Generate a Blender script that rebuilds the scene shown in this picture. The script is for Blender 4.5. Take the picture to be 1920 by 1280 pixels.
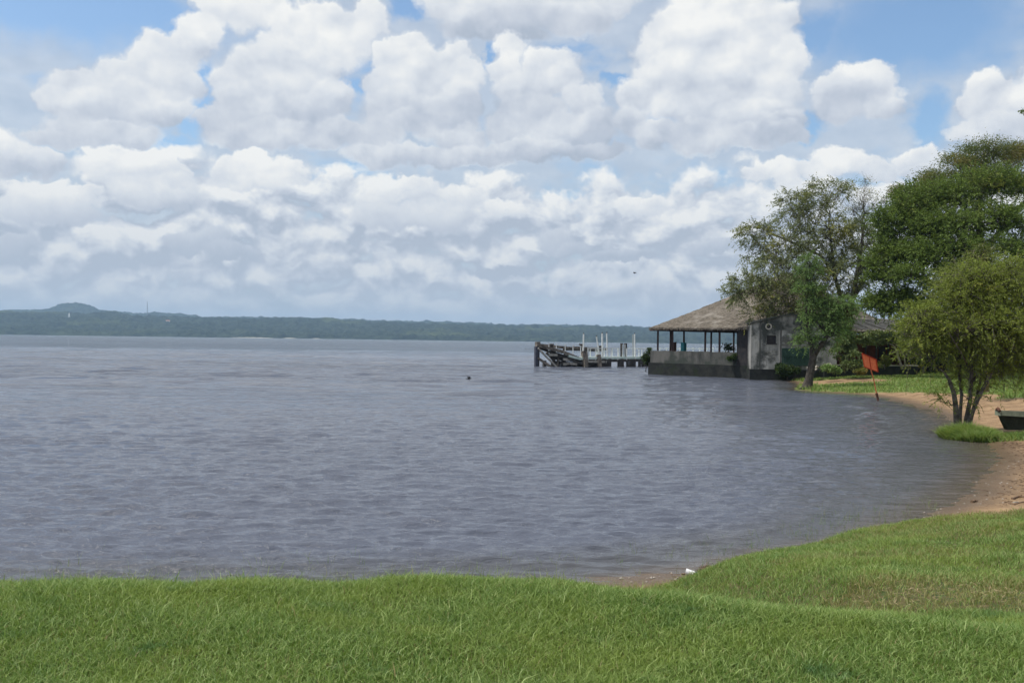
import bpy, bmesh, math, random
import numpy as np
from mathutils import Vector, Matrix, Euler
R = math.radians
for o in list(bpy.data.objects): bpy.data.objects.remove(o)
SC = bpy.context.scene
COL = SC.collection

# ---------------------------------------------------------------- camera, light, exposure
HC = 3.5                                     # eye height above the lake
ROLL, PITCH, FPX = R(0.75), -2/1800, 1800.0
cam_d = bpy.data.cameras.new("camera"); cam = bpy.data.objects.new("camera", cam_d); COL.objects.link(cam)
cam_d.sensor_width = 36; cam_d.lens = 36*FPX/1920; cam_d.clip_start = 0.1; cam_d.clip_end = 60000
CAMROT = Matrix.Rotation(math.pi/2+PITCH, 3, 'X') @ Matrix.Rotation(ROLL, 3, 'Z')
cam.matrix_world = Matrix.Translation((0, 0, HC)) @ CAMROT.to_4x4()
SC.camera = cam
SC.view_settings.view_transform = 'Standard'; SC.view_settings.look = 'None'
SC.view_settings.exposure = 0.3; SC.view_settings.gamma = 1
SC.cycles.use_denoising = True; SC.cycles.sample_clamp_direct = 5; SC.cycles.sample_clamp_indirect = 4
SC.cycles.max_bounces = 8; SC.cycles.transparent_max_bounces = 12; SC.cycles.volume_bounces = 0
SC.cycles.caustics_reflective = False; SC.cycles.caustics_refractive = False

def ray(px, py):
    """world direction through a point of the photograph (1920 x 1280), scaled to a depth of 1 m"""
    d = CAMROT @ Vector(((px-960)/FPX, -(py-640)/FPX, -1))
    return d/d.y
def P(px, py, depth):
    d = ray(px, py)*depth
    return Vector((d.x, d.y, d.z+HC))
def G(px, py, z=0.0):
    d = ray(px, py); return P(px, py, (z-HC)/d.z)

SUN_EL, SUN_AZ = R(64), R(-95)              # azimuth measured from +Y (view direction) towards +X
sun_dir = Vector((math.sin(SUN_AZ)*math.cos(SUN_EL), math.cos(SUN_AZ)*math.cos(SUN_EL), math.sin(SUN_EL)))
sl = bpy.data.lights.new("sun", 'SUN'); sl.energy = 3.4; sl.angle = R(0.53); sl.color = (1.0, 0.955, 0.88)
sun = bpy.data.objects.new("sun", sl); COL.objects.link(sun)
sun.rotation_euler = sun_dir.to_track_quat('Z', 'Y').to_euler(); sun.location = (0, 0, 60)

# ---------------------------------------------------------------- node helper
class NT:
    def __init__(s, tree): s.t = tree; s.n = tree.nodes; s.l = tree.links
    def put(s, sock, v):
        if v is None: return
        if hasattr(v, 'is_output'): s.l.new(v, sock)
        elif isinstance(v, (tuple, list, Vector)):
            v = tuple(v)
            sock.default_value = v if len(v) == len(sock.default_value) else (v+(1,))[:len(sock.default_value)]
        else: sock.default_value = v
    def node(s, typ, **kw):
        nd = s.n.new(typ)
        for k, v in kw.items(): setattr(nd, k, v)
        return nd
    def m(s, op, a, b=None, c=None, clamp=False):
        nd = s.node('ShaderNodeMath', operation=op, use_clamp=clamp)
        s.put(nd.inputs[0], a); s.put(nd.inputs[1], b); s.put(nd.inputs[2], c)
        return nd.outputs[0]
    def v(s, op, a, b=None, c=None, scale=None, out=0):
        nd = s.node('ShaderNodeVectorMath', operation=op)
        s.put(nd.inputs[0], a); s.put(nd.inputs[1], b); s.put(nd.inputs[2], c)
        if scale is not None: s.put(nd.inputs[3], scale)
        return nd.outputs[out]
    def mix(s, f, a, b, blend='MIX'):
        nd = s.node('ShaderNodeMix', data_type='RGBA', blend_type=blend); nd.clamp_factor = True
        s.put(nd.inputs[0], f); s.put(nd.inputs[6], a); s.put(nd.inputs[7], b)
        return nd.outputs[2]
    def mr(s, x, a, b, c=0.0, d=1.0, smooth=True):
        nd = s.node('ShaderNodeMapRange', interpolation_type='SMOOTHSTEP' if smooth else 'LINEAR')
        for k, q in enumerate((x, a, b, c, d)): s.put(nd.inputs[k], q)
        return nd.outputs[0]
    def noise(s, vec, scale, detail=4, rough=0.55, dist=0.0, lac=2.0, out=0, dim='3D', w=None):
        nd = s.node('ShaderNodeTexNoise', noise_dimensions=dim)
        if vec is not None: s.put(nd.inputs['Vector'], vec)
        if w is not None: s.put(nd.inputs['W'], w)
        s.put(nd.inputs['Scale'], scale); s.put(nd.inputs['Detail'], detail); s.put(nd.inputs['Roughness'], rough)
        s.put(nd.inputs['Lacunarity'], lac); s.put(nd.inputs['Distortion'], dist)
        return nd.outputs[out]
    def voro(s, vec, scale, detail=0.0, rough=0.5, feature='F1', out=0, smooth=1.0, rand=1.0, dim='2D'):
        nd = s.node('ShaderNodeTexVoronoi', feature=feature, voronoi_dimensions=dim)
        s.put(nd.inputs['Vector'], vec); s.put(nd.inputs['Scale'], scale)
        s.put(nd.inputs['Detail'], detail); s.put(nd.inputs['Roughness'], rough); s.put(nd.inputs['Randomness'], rand)
        if feature == 'SMOOTH_F1': s.put(nd.inputs['Smoothness'], smooth)
        return nd.outputs[out]
    def ramp(s, f, stops, interp='LINEAR'):
        nd = s.node('ShaderNodeValToRGB'); cr = nd.color_ramp; cr.interpolation = interp
        while len(cr.elements) < len(stops): cr.elements.new(0.5)
        for e, (p, c) in zip(cr.elements, stops):
            e.position = p; e.color = tuple(c)+(1,) if not isinstance(c, (int, float)) else (c, c, c, 1)
        s.put(nd.inputs[0], f); return nd.outputs[0]

# ---------------------------------------------------------------- sky: daylight with cumulus in it
# heaps of cumulus, farthest first: (height of the flat base, tint, [puff: bearing and height as seen in the photograph, half width, half height])
HEAPS = [
 (455, .00, [(1040,450,42,20),(1075,465,40,14),(930,512,52,11),(385,445,46,26),(345,455,36,22),(430,470,50,18),(40,462,44,18),(1350,458,52,12),(1200,388,52,18),(950,385,38,14),(1175,478,70,12)]),
 (378, .06, [(1442,314,42,20),(1408,328,28,14),(1472,332,26,24),(1484,362,26,24)]),
 (440, .04, [(722,358,44,28),(698,384,34,22),(790,364,44,26),(762,350,32,18),(865,376,48,20),(735,408,70,26),(820,408,70,26)]),
 (395, .10, [(250,288,34,20),(216,292,28,15),(188,289,26,13),(285,298,32,17),(318,312,38,15),(346,321,20,9),(250,326,100,26),(340,350,34,24),(300,362,80,26)]),
 (425, .02, [(75,368,28,24),(58,384,48,24),(122,376,48,22),(162,370,30,16),(100,402,80,20)]),
 (372, .06, [(470,298,38,19),(438,316,42,26),(502,313,50,25),(548,320,42,19),(475,338,76,24)]),
 (350, .02, [(1560,298,48,24),(1528,318,44,20),(1602,314,66,23),(1652,322,48,18)]),
 (345, .04, [(1725,303,38,22),(1742,325,40,14)]),
 (340, .00, [(-30,270,50,46),(10,300,56,36),(62,312,48,22)]),
 (290, .05, [(482,22,66,42),(410,8,42,36),(376,58,42,40),(350,92,42,40),(300,92,40,38),(284,128,50,42),(336,148,44,44),(225,148,50,38),(150,168,50,36),(106,186,30,20),(240,192,62,42),(180,208,56,36),(290,200,54,36),(328,214,34,24),(152,245,66,32),(220,250,70,26),(100,262,46,22)]),
 (290, .02, [(690,32,40,44),(650,58,54,46),(602,42,54,42),(562,58,52,46),(592,98,72,46),(522,108,46,40),(482,130,48,46),(444,166,44,46),(602,138,44,42),(560,158,62,48),(500,178,62,44),(428,202,40,36),(622,188,38,34),(402,222,34,26),(570,212,60,36),(490,226,94,40),(470,252,76,26),(560,256,84,24),(642,240,44,24)]),
 (325, -.05, [(760,84,40,32),(722,108,34,34),(782,118,54,36),(850,112,44,40),(880,140,38,38),(722,158,44,40),(800,162,72,44),(868,196,40,44),(742,208,54,38),(820,222,62,34),(702,250,54,34),(766,226,32,20),(860,255,54,26),(722,290,74,26),(800,292,84,24),(890,290,72,24)]),
 (100, -.24, [(850,5,66,36),(920,16,74,38),(1000,12,74,38),(884,48,62,24),(962,58,72,24),(1080,26,62,40),(1150,6,44,26)]),
 (300, -.06, [(960,88,34,30),(950,128,30,34),(1030,128,52,36),(1062,150,34,28),(990,168,54,38),(1000,208,62,34),(1090,188,34,34),(960,240,54,30),(1060,245,72,30),(1120,240,44,34),(1000,280,100,22),(1100,284,82,18)]),
 (308, .03, [(1330,12,74,46),(1400,28,66,46),(1452,42,44,38),(1270,58,64,44),(1240,90,54,40),(1350,78,84,54),(1430,94,64,48),(1480,114,36,34),(1230,140,44,38),(1300,138,72,48),(1400,158,84,48),(1462,164,44,38),(1200,180,40,34),(1260,190,44,34),(1340,200,84,40),(1420,214,72,30),(1470,226,44,20),(1190,225,34,28),(1240,250,44,28),(1310,255,84,30),(1400,255,84,24),(1480,250,44,20)]),
 (232, -.02, [(1600,148,50,30),(1562,174,40,30),(1640,164,44,34),(1600,190,72,32),(1668,202,32,26)]),
 (272, .03, [(1850,162,40,28),(1890,174,40,32),(1944,190,56,46),(1822,200,34,24),(1872,210,54,30),(1902,240,74,26),(1832,246,54,18),(1995,150,60,60)])]
world = bpy.data.worlds.new("World"); SC.world = world; world.use_nodes = True
wt = NT(world.node_tree); wt.n.clear()
tc = wt.node('ShaderNodeTexCoord').outputs['Generated']
def azel(px, py):
    d = ray(px, py); return math.atan2(d.x, d.y), d.z/math.hypot(d.x, d.y)
grp = bpy.data.node_groups.new("cloud_height", 'ShaderNodeTree')
grp.interface.new_socket("p", in_out='INPUT', socket_type='NodeSocketVector')
for nm in ("H", "D", "B"): grp.interface.new_socket(nm, in_out='OUTPUT', socket_type='NodeSocketFloat')
g = NT(grp); gi = g.node('NodeGroupInput'); go = g.node('NodeGroupOutput')
p = gi.outputs[0]
warp = g.v('SUBTRACT', g.noise(p, 14, 4, 0.6, out=1, dim='2D'), (0.5, 0.5, 0.5))
pw = g.v('ADD', p, g.v('MULTIPLY', warp, (0.05, 0.036, 0)))
# low on the sky and behind the camera: unplaced layers of small flat cumulus
sep = g.node('ShaderNodeSeparateXYZ'); g.put(sep.inputs[0], pw)
az, el = sep.outputs[0], sep.outputs[1]
low = g.noise(g.v('MULTIPLY', pw, (13, 30, 0)), 1.0, 4, 0.55, dim='2D')
lowm = g.mr(el, 0.22, 0.12)
side = g.mr(g.m('ABSOLUTE', az), 0.56, 0.68)
up = g.mr(el, 0.36, 0.42)
gen = g.m('MAXIMUM', lowm, g.m('MULTIPLY', g.m('MAXIMUM', side, up), 0.78))
lowd = g.m('SUBTRACT', 1.75, g.m('MULTIPLY', gen, g.m('MULTIPLY_ADD', low, 1.9, 0.15)))
cov = g.m('SUBTRACT', 1.42, lowd)                                   # >0 inside
# billows: large puffs high up, small ones near the horizon
big = g.voro(g.v('MULTIPLY', pw, (1, 1.25, 0)), 15, 3.0, 0.40, 'SMOOTH_F1', smooth=0.45)
sml = g.voro(g.v('MULTIPLY', pw, (1, 1.5, 0)), 27, 2.0, 0.40, 'SMOOTH_F1', smooth=0.4)
bz = g.mr(el, 0.10, 0.2)
bil = g.m('ADD', g.m('MULTIPLY', big, bz), g.m('MULTIPLY', sml, g.m('SUBTRACT', 1, bz)))
bil = g.m('SUBTRACT', 0.5, bil)
fine = g.m('SUBTRACT', g.noise(p, 60, 5, 0.6, dim='2D'), 0.5)
D = g.m('ADD', cov, g.m('ADD', g.m('MULTIPLY', bil, 0.9), g.m('MULTIPLY', fine, 0.30)))
H = g.m('ADD', g.m('MULTIPLY', g.m('MINIMUM', cov, 0.9), 0.8), g.m('ADD', g.m('MULTIPLY', bil, 0.75), g.m('MULTIPLY', fine, 0.15)))
g.put(go.inputs[0], H); g.put(go.inputs[1], D); g.put(go.inputs[2], el)

sx_ = wt.node('ShaderNodeSeparateXYZ'); wt.put(sx_.inputs[0], tc)
hor = wt.m('SQRT', wt.m('ADD', wt.m('MULTIPLY', sx_.outputs[0], sx_.outputs[0]), wt.m('MULTIPLY', sx_.outputs[1], sx_.outputs[1])))
AZ = wt.m('ARCTAN2', sx_.outputs[0], sx_.outputs[1]); EL = wt.m('DIVIDE', sx_.outputs[2], wt.m('MAXIMUM', hor, 0.05))
cmb = wt.node('ShaderNodeCombineXYZ'); wt.put(cmb.inputs[0], AZ); wt.put(cmb.inputs[1], EL)
def heights(off):
    nd = wt.node('ShaderNodeGroup'); nd.node_tree = grp
    wt.put(nd.inputs[0], wt.v('ADD', cmb.outputs[0], off) if off else cmb.outputs[0]); return nd.outputs
h0 = heights(None); h1 = heights((-0.006, 0.014, 0))
sky = wt.node('ShaderNodeTexSky', sky_type='NISHITA'); sky.sun_disc = False
sky.sun_elevation = SUN_EL; sky.sun_rotation = SUN_AZ; sky.altitude = 60; sky.air_density = 1.0; sky.dust_density = 1.6; sky.ozone_density = 1.6
BG = 0.15
def ell(lst, soft0=1.25, soft1=0.35):
    """soft mask that is 1 inside any of the listed patches of sky"""
    dd = None
    for (cx, cy, rx, ry) in lst:
        a, e = azel(cx, cy); sx, sy = FPX/rx, FPX/ry
        ln = wt.v('LENGTH', wt.v('MULTIPLY_ADD', PW, (sx, sy, 0), (-a*sx, -e*sy, 0)), out=1)
        dd = ln if dd is None else wt.m('MINIMUM', dd, ln)
    return wt.mr(dd, soft0, soft1)
wv = wt.v('SUBTRACT', wt.noise(cmb.outputs[0], 22, 4, 0.6, out=1, dim='2D'), (0.5, 0.5, 0.5))
PW = wt.v('ADD', cmb.outputs[0], wt.v('MULTIPLY', wv, (0.06, 0.04, 0)))
HOLES = [(90,10,300,85),(1720,50,230,110),(1745,225,50,75),(300,262,75,22),(615,365,50,48),(770,12,45,28),(908,110,16,42),(660,158,38,20),
         (382,160,30,65),(1150,150,35,16),(1530,240,30,24),(1545,60,50,60),(250,25,130,50),(1505,300,26,12),(360,240,30,24)]
light = wt.m('SUBTRACT', h0[0], h1[0])
T0 = wt.m('ADD', 0.38, wt.m('MULTIPLY', light, wt.mr(EL, 0.04, 0.16, 1.5, 1.2)))
A0 = wt.m('MULTIPLY', wt.mr(h0[1], 0.0, 0.30), wt.mr(EL, 0.005, 0.06))
w1_ = wt.v('SUBTRACT', wt.noise(cmb.outputs[0], 20, 6, 0.62, out=1, dim='2D'), (0.5, 0.5, 0.5))
P1 = wt.v('ADD', wt.v('ADD', cmb.outputs[0], (0, 0, 1)), wt.v('MULTIPLY', w1_, (0.044, 0.038, 0)))
T, AL, PK, kk = T0, A0, P1, 0
for base, tint, puffs in HEAPS:
    hh = max(60.0, base-min(q[1] for q in puffs))
    for (cx, cy, rx, ry) in puffs:
        a, e = azel(cx, cy); kk += 1
        if kk % 8 == 0: PK = wt.v('MULTIPLY_ADD', T, (1e-9, 1e-9, 0), P1)      # keeps the node chain in order, moves nothing
        sx, sy = FPX/rx, FPX/ry
        ln = wt.v('LENGTH', wt.v('MULTIPLY_ADD', PK, (sx, sy, 0), (-a*sx, -e*sy, 0)), out=1)
        gx_, gy_ = -0.08*sx, 0.23*sy                                   # lit from above and slightly from the left
        c0 = 0.50+tint+0.52*(min(1.0, (base-cy)/hh)-0.5)
        ti = wt.v('DOT_PRODUCT', PK, (gx_, gy_, c0-gx_*a-gy_*e), out=1)
        fi = wt.m('MULTIPLY_ADD', ln, -3.4, 4.02, clamp=True)
        mxn = wt.node('ShaderNodeMix', data_type='FLOAT'); wt.put(mxn.inputs[0], fi); wt.put(mxn.inputs[2], T); wt.put(mxn.inputs[3], ti)
        T = mxn.outputs[0]; AL = wt.m('MAXIMUM', AL, fi)
hi = wt.mr(EL, 0.10, 0.17)
t = wt.m('ADD', T, wt.m('MULTIPLY', wt.m('MULTIPLY', light, hi), 0.75), clamp=True)
k = 1/BG
def rad(*c): return tuple(x*k for x in c)
cl = wt.ramp(t, [(0.0, rad(.36,.41,.49)), (0.3, rad(.465,.505,.575)), (0.6, rad(.60,.63,.67)), (1.0, rad(.78,.78,.76))])
# distant clouds are veiled by the air and lose contrast
cl = wt.mix(wt.mr(EL, 0.0, 0.2, 0.55, 0.0), cl, rad(.43,.47,.535))
blue = wt.mix(1.0, sky.outputs[0], (0.77, 0.86, 0.90), 'MULTIPLY')
blue = wt.mix(wt.mr(EL, 0.0, 0.20, 0.85, 0.0), blue, rad(.36,.43,.52))
# thin grey layer behind the cumulus, torn open where the blue shows
lay = wt.noise(wt.v('MULTIPLY', cmb.outputs[0], (1, 1.8, 0)), 9, 5, 0.55, dim='2D')
la = wt.mr(lay, 0.22, 0.50)
la = wt.m('MULTIPLY', la, wt.m('SUBTRACT', 1.0, ell(HOLES)))
la = wt.m('MULTIPLY', la, wt.mr(EL, 0.35, 0.40, 0.8, 0.35))
lc = wt.mix(wt.noise(wt.v('MULTIPLY', cmb.outputs[0], (1, 1.8, 0)), 30, 4, 0.5, dim='2D'), rad(.37,.43,.52), rad(.56,.60,.65))
blue = wt.mix(la, blue, lc)
alpha = AL
colr = wt.mix(wt.m('MULTIPLY', alpha, 0.97), blue, cl)
bg = wt.node('ShaderNodeBackground'); wt.put(bg.inputs[0], colr); bg.inputs[1].default_value = BG
wo = wt.node('ShaderNodeOutputWorld'); wt.l.new(bg.outputs[0], wo.inputs[0])
world.cycles.sampling_method = 'MANUAL'; world.cycles.sample_map_resolution = 512

# ---------------------------------------------------------------- object helpers
def tag(o, label=None, cat=None, group=None, kind=None):
    if label: o['label'] = label
    if cat: o['category'] = cat
    if group: o['group'] = group
    if kind: o['kind'] = kind
    return o
def empty(name, loc=(0, 0, 0), rz=0.0):
    o = bpy.data.objects.new(name, None); COL.objects.link(o); o.location = loc; o.rotation_euler = (0, 0, rz)
    o.empty_display_size = 0.3; return o
def meshobj(name, verts, faces, mat=None, parent=None, smooth=False, attrs=None):
    """verts (n,3); faces (m,k) array or list of lists; coordinates relative to the parent"""
    me = bpy.data.meshes.new(name)
    verts = np.asarray(verts, dtype=np.float32)
    if isinstance(faces, np.ndarray):
        m, k = faces.shape
        me.vertices.add(len(verts)); me.vertices.foreach_set('co', verts.ravel())
        me.loops.add(m*k); me.loops.foreach_set('vertex_index', faces.astype(np.int32).ravel())
        me.polygons.add(m); me.polygons.foreach_set('loop_start', np.arange(0, m*k, k, dtype=np.int32))
        try: me.polygons.foreach_set('loop_total', np.full(m, k, dtype=np.int32))
        except Exception: pass
        me.update(calc_edges=True)
    else:
        me.from_pydata([tuple(map(float, v)) for v in verts], [], faces); me.update()
    if smooth: me.polygons.foreach_set('use_smooth', np.ones(len(me.polygons), dtype=bool))
    for nm, arr in (attrs or {}).items():
        at = me.attributes.new(nm, 'FLOAT', 'POINT'); at.data.foreach_set('value', np.asarray(arr, dtype=np.float32))
    if mat: me.materials.append(mat)
    o = bpy.data.objects.new(name, me); COL.objects.link(o)
    if parent: o.parent = parent
    return o
def grid_faces(nx, ny):
    i = np.arange(nx-1)[None, :]+np.arange(ny-1)[:, None]*nx
    return np.stack([i, i+1, i+1+nx, i+nx], -1).reshape(-1, 4)
def material(name):
    m = bpy.data.materials.new(name); m.use_nodes = True; t = NT(m.node_tree); t.n.clear()
    b = t.node('ShaderNodeBsdfPrincipled'); o = t.node('ShaderNodeOutputMaterial'); t.l.new(b.outputs[0], o.inputs[0])
    b.inputs['Specular IOR Level'].default_value = 0.25
    t.bsdf = b; t.out = o; return m, t
def attr(t, nm):
    a = t.node('ShaderNodeAttribute'); a.attribute_name = nm; return a.outputs['Fac']
def bump(t, h, strength=0.5, dist=0.02):
    b = t.node('ShaderNodeBump'); b.inputs['Strength'].default_value = strength; b.inputs['Distance'].default_value = dist
    t.put(b.inputs['Height'], h); t.l.new(b.outputs[0], t.bsdf.inputs['Normal'])
def objco(t): return t.node('ShaderNodeTexCoord').outputs['Object']
def geo_pos(t): return t.node('ShaderNodeNewGeometry').outputs['Position']

# ---------------------------------------------------------------- smooth value noise in numpy
def vnoise(x, y, seed=0):
    xi = np.floor(x).astype(np.int64); yi = np.floor(y).astype(np.int64); fx = x-xi; fy = y-yi
    def h(a, b):
        n = (a*374761393+b*668265263+seed*974634777) & 0xFFFFFFFF
        n = ((n ^ (n >> 13))*1274126177) & 0xFFFFFFFF
        return ((n ^ (n >> 16)) & 0xFFFF)/65535.0
    fx = fx*fx*(3-2*fx); fy = fy*fy*(3-2*fy)
    return (h(xi, yi)*(1-fx)+h(xi+1, yi)*fx)*(1-fy)+(h(xi, yi+1)*(1-fx)+h(xi+1, yi+1)*fx)*fy
def fbm(x, y, oct=4, seed=0):
    s = 0; a = 0.5
    for k in range(oct): s = s+a*(vnoise(x*2**k, y*2**k, seed+k)-0.5); a *= 0.5
    return s*2
def sst(x, a, b):
    t = np.clip((x-a)/(b-a), 0, 1); return t*t*(3-2*t)

# ---------------------------------------------------------------- the lie of the land
SHORE = np.array([(-3000, -400), (-200, 4), (-40, 11), (-10, 12.6), (-2, 13.2), (1.0, 13.8), (1.9, 14.2), (2.8, 14.7), (4.3, 15.9), (6.2, 17.2), (7.9, 19.1), (10, 21.6),
 (12.5, 25.2), (15.1, 29.8), (16.5, 33), (17.4, 35.0), (17.6, 37.5), (18.2, 40), (19.6, 42.5), (21, 46), (22.6, 51), (23.8, 57), (24.8, 63), (24.9, 67), (23.6, 69.5),
 (22.0, 71), (21.8, 74), (23.6, 79), (25.5, 86), (26.5, 92), (25, 97), (24, 104), (27, 112), (36, 122), (60, 140), (140, 200), (400, 420), (3000, 2600), (3000, -400)])
def shore_dist(x, y):
    """signed distance to the water's edge, positive on land"""
    d = np.full(x.shape, 1e9); inside = np.zeros(x.shape, bool)
    n = len(SHORE)
    for i in range(n):
        x0, y0 = SHORE[i]; x1, y1 = SHORE[(i+1) % n]
        ex, ey = x1-x0, y1-y0
        t = np.clip(((x-x0)*ex+(y-y0)*ey)/(ex*ex+ey*ey), 0, 1)
        d = np.minimum(d, (x-x0-t*ex)**2+(y-y0-t*ey)**2)
        c = ((y0 > y) != (y1 > y)) & (x < (x1-x0)*(y-y0)/((y1-y0) or 1e-9)+x0)
        inside ^= c
    d = np.sqrt(d)
    return np.where(inside, d, -d)
def height(x, y, d=None):
    x = np.asarray(x, float); y = np.asarray(y, float)
    if d is None: d = shore_dist(x, y)+0.35*fbm(x*0.7, y*0.7, 3, 5)
    z = np.where(d < 0, np.maximum(d*0.10, -2.2), np.minimum(d*0.085, 0.34)+np.clip(d-4, 0, 30)*0.030)
    near = sst(y, 24, 17)
    e = 6.42-0.24*np.clip(x-0.3, 0, 3.6)+0.25*fbm(x*0.45, x*0+1.3, 3, 9)+0.28*np.exp(-((x+0.3)/1.4)**2)
    lawn = 1.9-0.14*sst(y, e-0.6, e+0.2)-0.50*np.clip(y-e-0.05, 0, 99)
    my = np.interp(y, [5, 6.2, 7.2, 8.0, 9.0, 10.5, 12, 13.5, 15, 16.3, 18, 22], [1.2, 1.50, 1.47, 1.40, 1.31, 1.10, .80, .52, .30, .20, .10, 0])
    my = my+np.clip((x-3.3)*.125, 0, .8)*sst(y, 9, 13)*sst(y, 18.5, 15.2)
    mx = sst(x, 1.2, 3.4)
    nearz = np.maximum(lawn, my*mx-0.02*(1-mx))
    wet = sst(d, 0.0, 1.6)
    z = np.maximum(z, np.where(d > 0, np.minimum(nearz, 9)*wet*near, -9))
    z = z+np.where(d > 0.3, 0.05*fbm(x*0.9, y*0.9, 4, 2)*np.clip(d*0.4, 0, 1), 0)
    z = z+np.where((d > 2) & (y > 30), 0.25*fbm(x*0.12, y*0.12, 3, 21), 0)*sst(d, 2, 6)
    led = d+1.0*fbm(x*0.25, y*0.25, 3, 61)
    z = z+np.where((y > 18) & (y < 66) & (d > .5), 0.10*sst(led, 2.3, 2.5)+0.10*sst(led, 4.6, 4.8)-0.10*sst(led, 2.5, 4.5), 0)
    z = z+np.where((y > 14) & (y < 70) & (d > .8), 0.05*fbm(x*2.6, y*2.6, 2, 71), 0)
    return z
def hz(x, y): return float(height(np.array([x]), np.array([y]))[0])
def sand_mask(x, y, d):
    """1 = bare sand, 0 = grass"""
    thr = np.interp(y, [0, 13, 16, 20, 26, 34, 44, 50, 56, 62, 66, 70, 76, 90], [.9, .9, .7, 3.2, 7, 8.5, 9, 7.5, 5.5, 4.4, 3.4, 0.2, 0.2, 0.4])
    s = sst(thr+1.1*fbm(x*0.8, y*0.8, 4, 31)*np.clip(y/20, .5, 1.5)-d, -0.35, 0.35)
    beach = sst(y+0.5*fbm(x, y, 3, 40), 14.9, 15.7)*sst(x, 6.6, 8.2)*(y < 34)*sst(d, 16, 9)
    s = np.maximum(s, beach)
    s = np.maximum(s, sst(1-((x-28.2)/4.6)**2-((y-83)/5.5)**2+0.5*fbm(x*0.6, y*0.6, 3, 3), -0.1, 0.35))
    return np.clip(s, 0, 1)
def bare_mask(x, y):
    return sst(1-((x-4.6)/3.6)**2-((y-7.9)/0.75)**2+1.3*fbm(x*2, y*2, 3, 8), 0.1, 1.5)*0.65

def spaced(segs):
    out = []
    for a, b, st in segs: out += list(np.arange(a, b-1e-6, st))
    return np.array(out+[segs[-1][1]])
gx = spaced([(-12000, -2000, 2000), (-2000, -200, 200), (-200, -20, 12), (-20, -9, 1), (-9, 14, 0.12), (14, 46, 0.4), (46, 90, 2), (90, 400, 20), (400, 2000, 200), (2000, 12000, 2000)])
gy = spaced([(-200, -10, 19), (-10, 3, 1), (3, 20, 0.10), (20, 50, 0.35), (50, 115, 0.6), (115, 200, 5), (200, 2000, 150), (2000, 12000, 1000)])
X, Y = np.meshgrid(gx, gy); X = X.ravel(); Y = Y.ravel()
D0 = shore_dist(X, Y); DD = D0+0.35*fbm(X*0.7, Y*0.7, 3, 5)
Z = height(X, Y, DD)
m_ground, t = material("lake_shore_ground")
pos = geo_pos(t)
n1 = t.noise(pos, 1.3, 6, 0.6); n2 = t.noise(pos, 9, 5, 0.6); n3 = t.noise(t.v('MULTIPLY', pos, (1, 1, 0)), 0.35, 4, 0.5)
dry = t.mix(t.mr(n1, 0.35, 0.68), (.215, .138, .075), (.33, .222, .125))
dry = t.mix(t.mr(n2, 0.56, 0.70), dry, (.17, .09, .05))
wetc = t.mix(n1, (.105, .070, .042), (.145, .10, .062))
sandc = t.mix(t.mr(attr(t, 'shore'), 1.5, 0.2), dry, wetc)
soil = t.mix(t.mr(n2, 0.35, 0.6), (.045, .075, .016), (.10, .085, .035))
far_g = t.mix(t.mr(n1, 0.35, 0.65), (.085, .135, .03), (.16, .19, .055))
soil = t.mix(t.mr(attr(t, 'shoredepth'), 20, 40), soil, far_g)
colg = t.mix(attr(t, 'sand'), soil, sandc)
t.put(t.bsdf.inputs['Base Color'], colg)
t.put(t.bsdf.inputs['Roughness'], t.mr(attr(t, 'shore'), 0.1, 1.2, 0.35, 0.92))
bump(t, t.m('ADD', t.m('MULTIPLY', n2, 0.5), t.noise(pos, 2.6, 5, 0.65)), 0.9, 0.12)
ground = meshobj("ground", np.stack([X, Y, Z], -1), grid_faces(len(gx), len(gy)), m_ground, smooth=True,
                 attrs={'sand': sand_mask(X, Y, DD), 'shore': DD, 'shoredepth': Y})
tag(ground, kind='structure')

# ---------------------------------------------------------------- water
rng = np.random.default_rng(7)
hpx = np.concatenate([np.linspace(600, 80, 760), np.linspace(79.6, 22.4, 230), [22, 18, 14, 11, 8, 6, 4, 3, 2, 1.2, 0.55]])
wy = HC*FPX/hpx
wtn = np.concatenate([[-12, -6, -3, -1.6, -1.0], np.linspace(-0.66, 0.66, 780), [1.0, 1.6, 3, 6]])
WY, WT = np.meshgrid(wy, wtn, indexing='ij'); WX = (WT*WY).ravel(); WYr = WY.ravel()
wz = np.zeros_like(WX)
rowsp = np.gradient(wy)[:, None]*np.ones_like(WT); rowsp = rowsp.ravel()
for k in range(140):
    lam = 0.14*(1.25/0.14)**rng.random()
    th = rng.normal(0, 0.33)+0.08; ph = rng.random()*6.283
    kx, ky = math.sin(th)*6.283/lam, math.cos(th)*6.283/lam
    amp = 0.0062*lam*(1.0 if lam < 0.7 else 0.7)
    fade = np.clip(1.3-rowsp*2.4/lam, 0, 1)
    phase = kx*WX+ky*WYr+ph+0.6*np.sin(0.31*WX+0.23*WYr+k)
    c = np.sin(phase)
    wz += amp*fade*(c+0.28*np.cos(2*phase))
outer = sst(WYr, 35, 85)*sst(WYr, 700, 260)
for k in range(44):
    lam = 1.4*(7/1.4)**rng.random(); th = rng.normal(0, 0.30)+0.08; ph = rng.random()*6.283
    kx, ky = math.sin(th)*6.283/lam, math.cos(th)*6.283/lam
    wz += 0.0050*lam*outer*np.clip(1.5-rowsp*2.0/lam, 0, 1)*np.sin(kx*WX+ky*WYr+ph+0.8*np.sin(0.11*WX+0.07*WYr+k))
gust = 0.75+0.5*(fbm(WX*0.05, WYr*0.11, 3, 77)+0.3)
wd = shore_dist(np.clip(WX, -2900, 2900), np.clip(WYr, -300, 2500))
bayf = sst(WX, 4, 9)*sst(WYr, 70, 45)
calm = np.interp(-wd/(1+2.5*bayf), [-1, 0.1, 1, 2.4], [0.1, 0.3, 0.8, 1.0])
wz *= gust*calm
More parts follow.
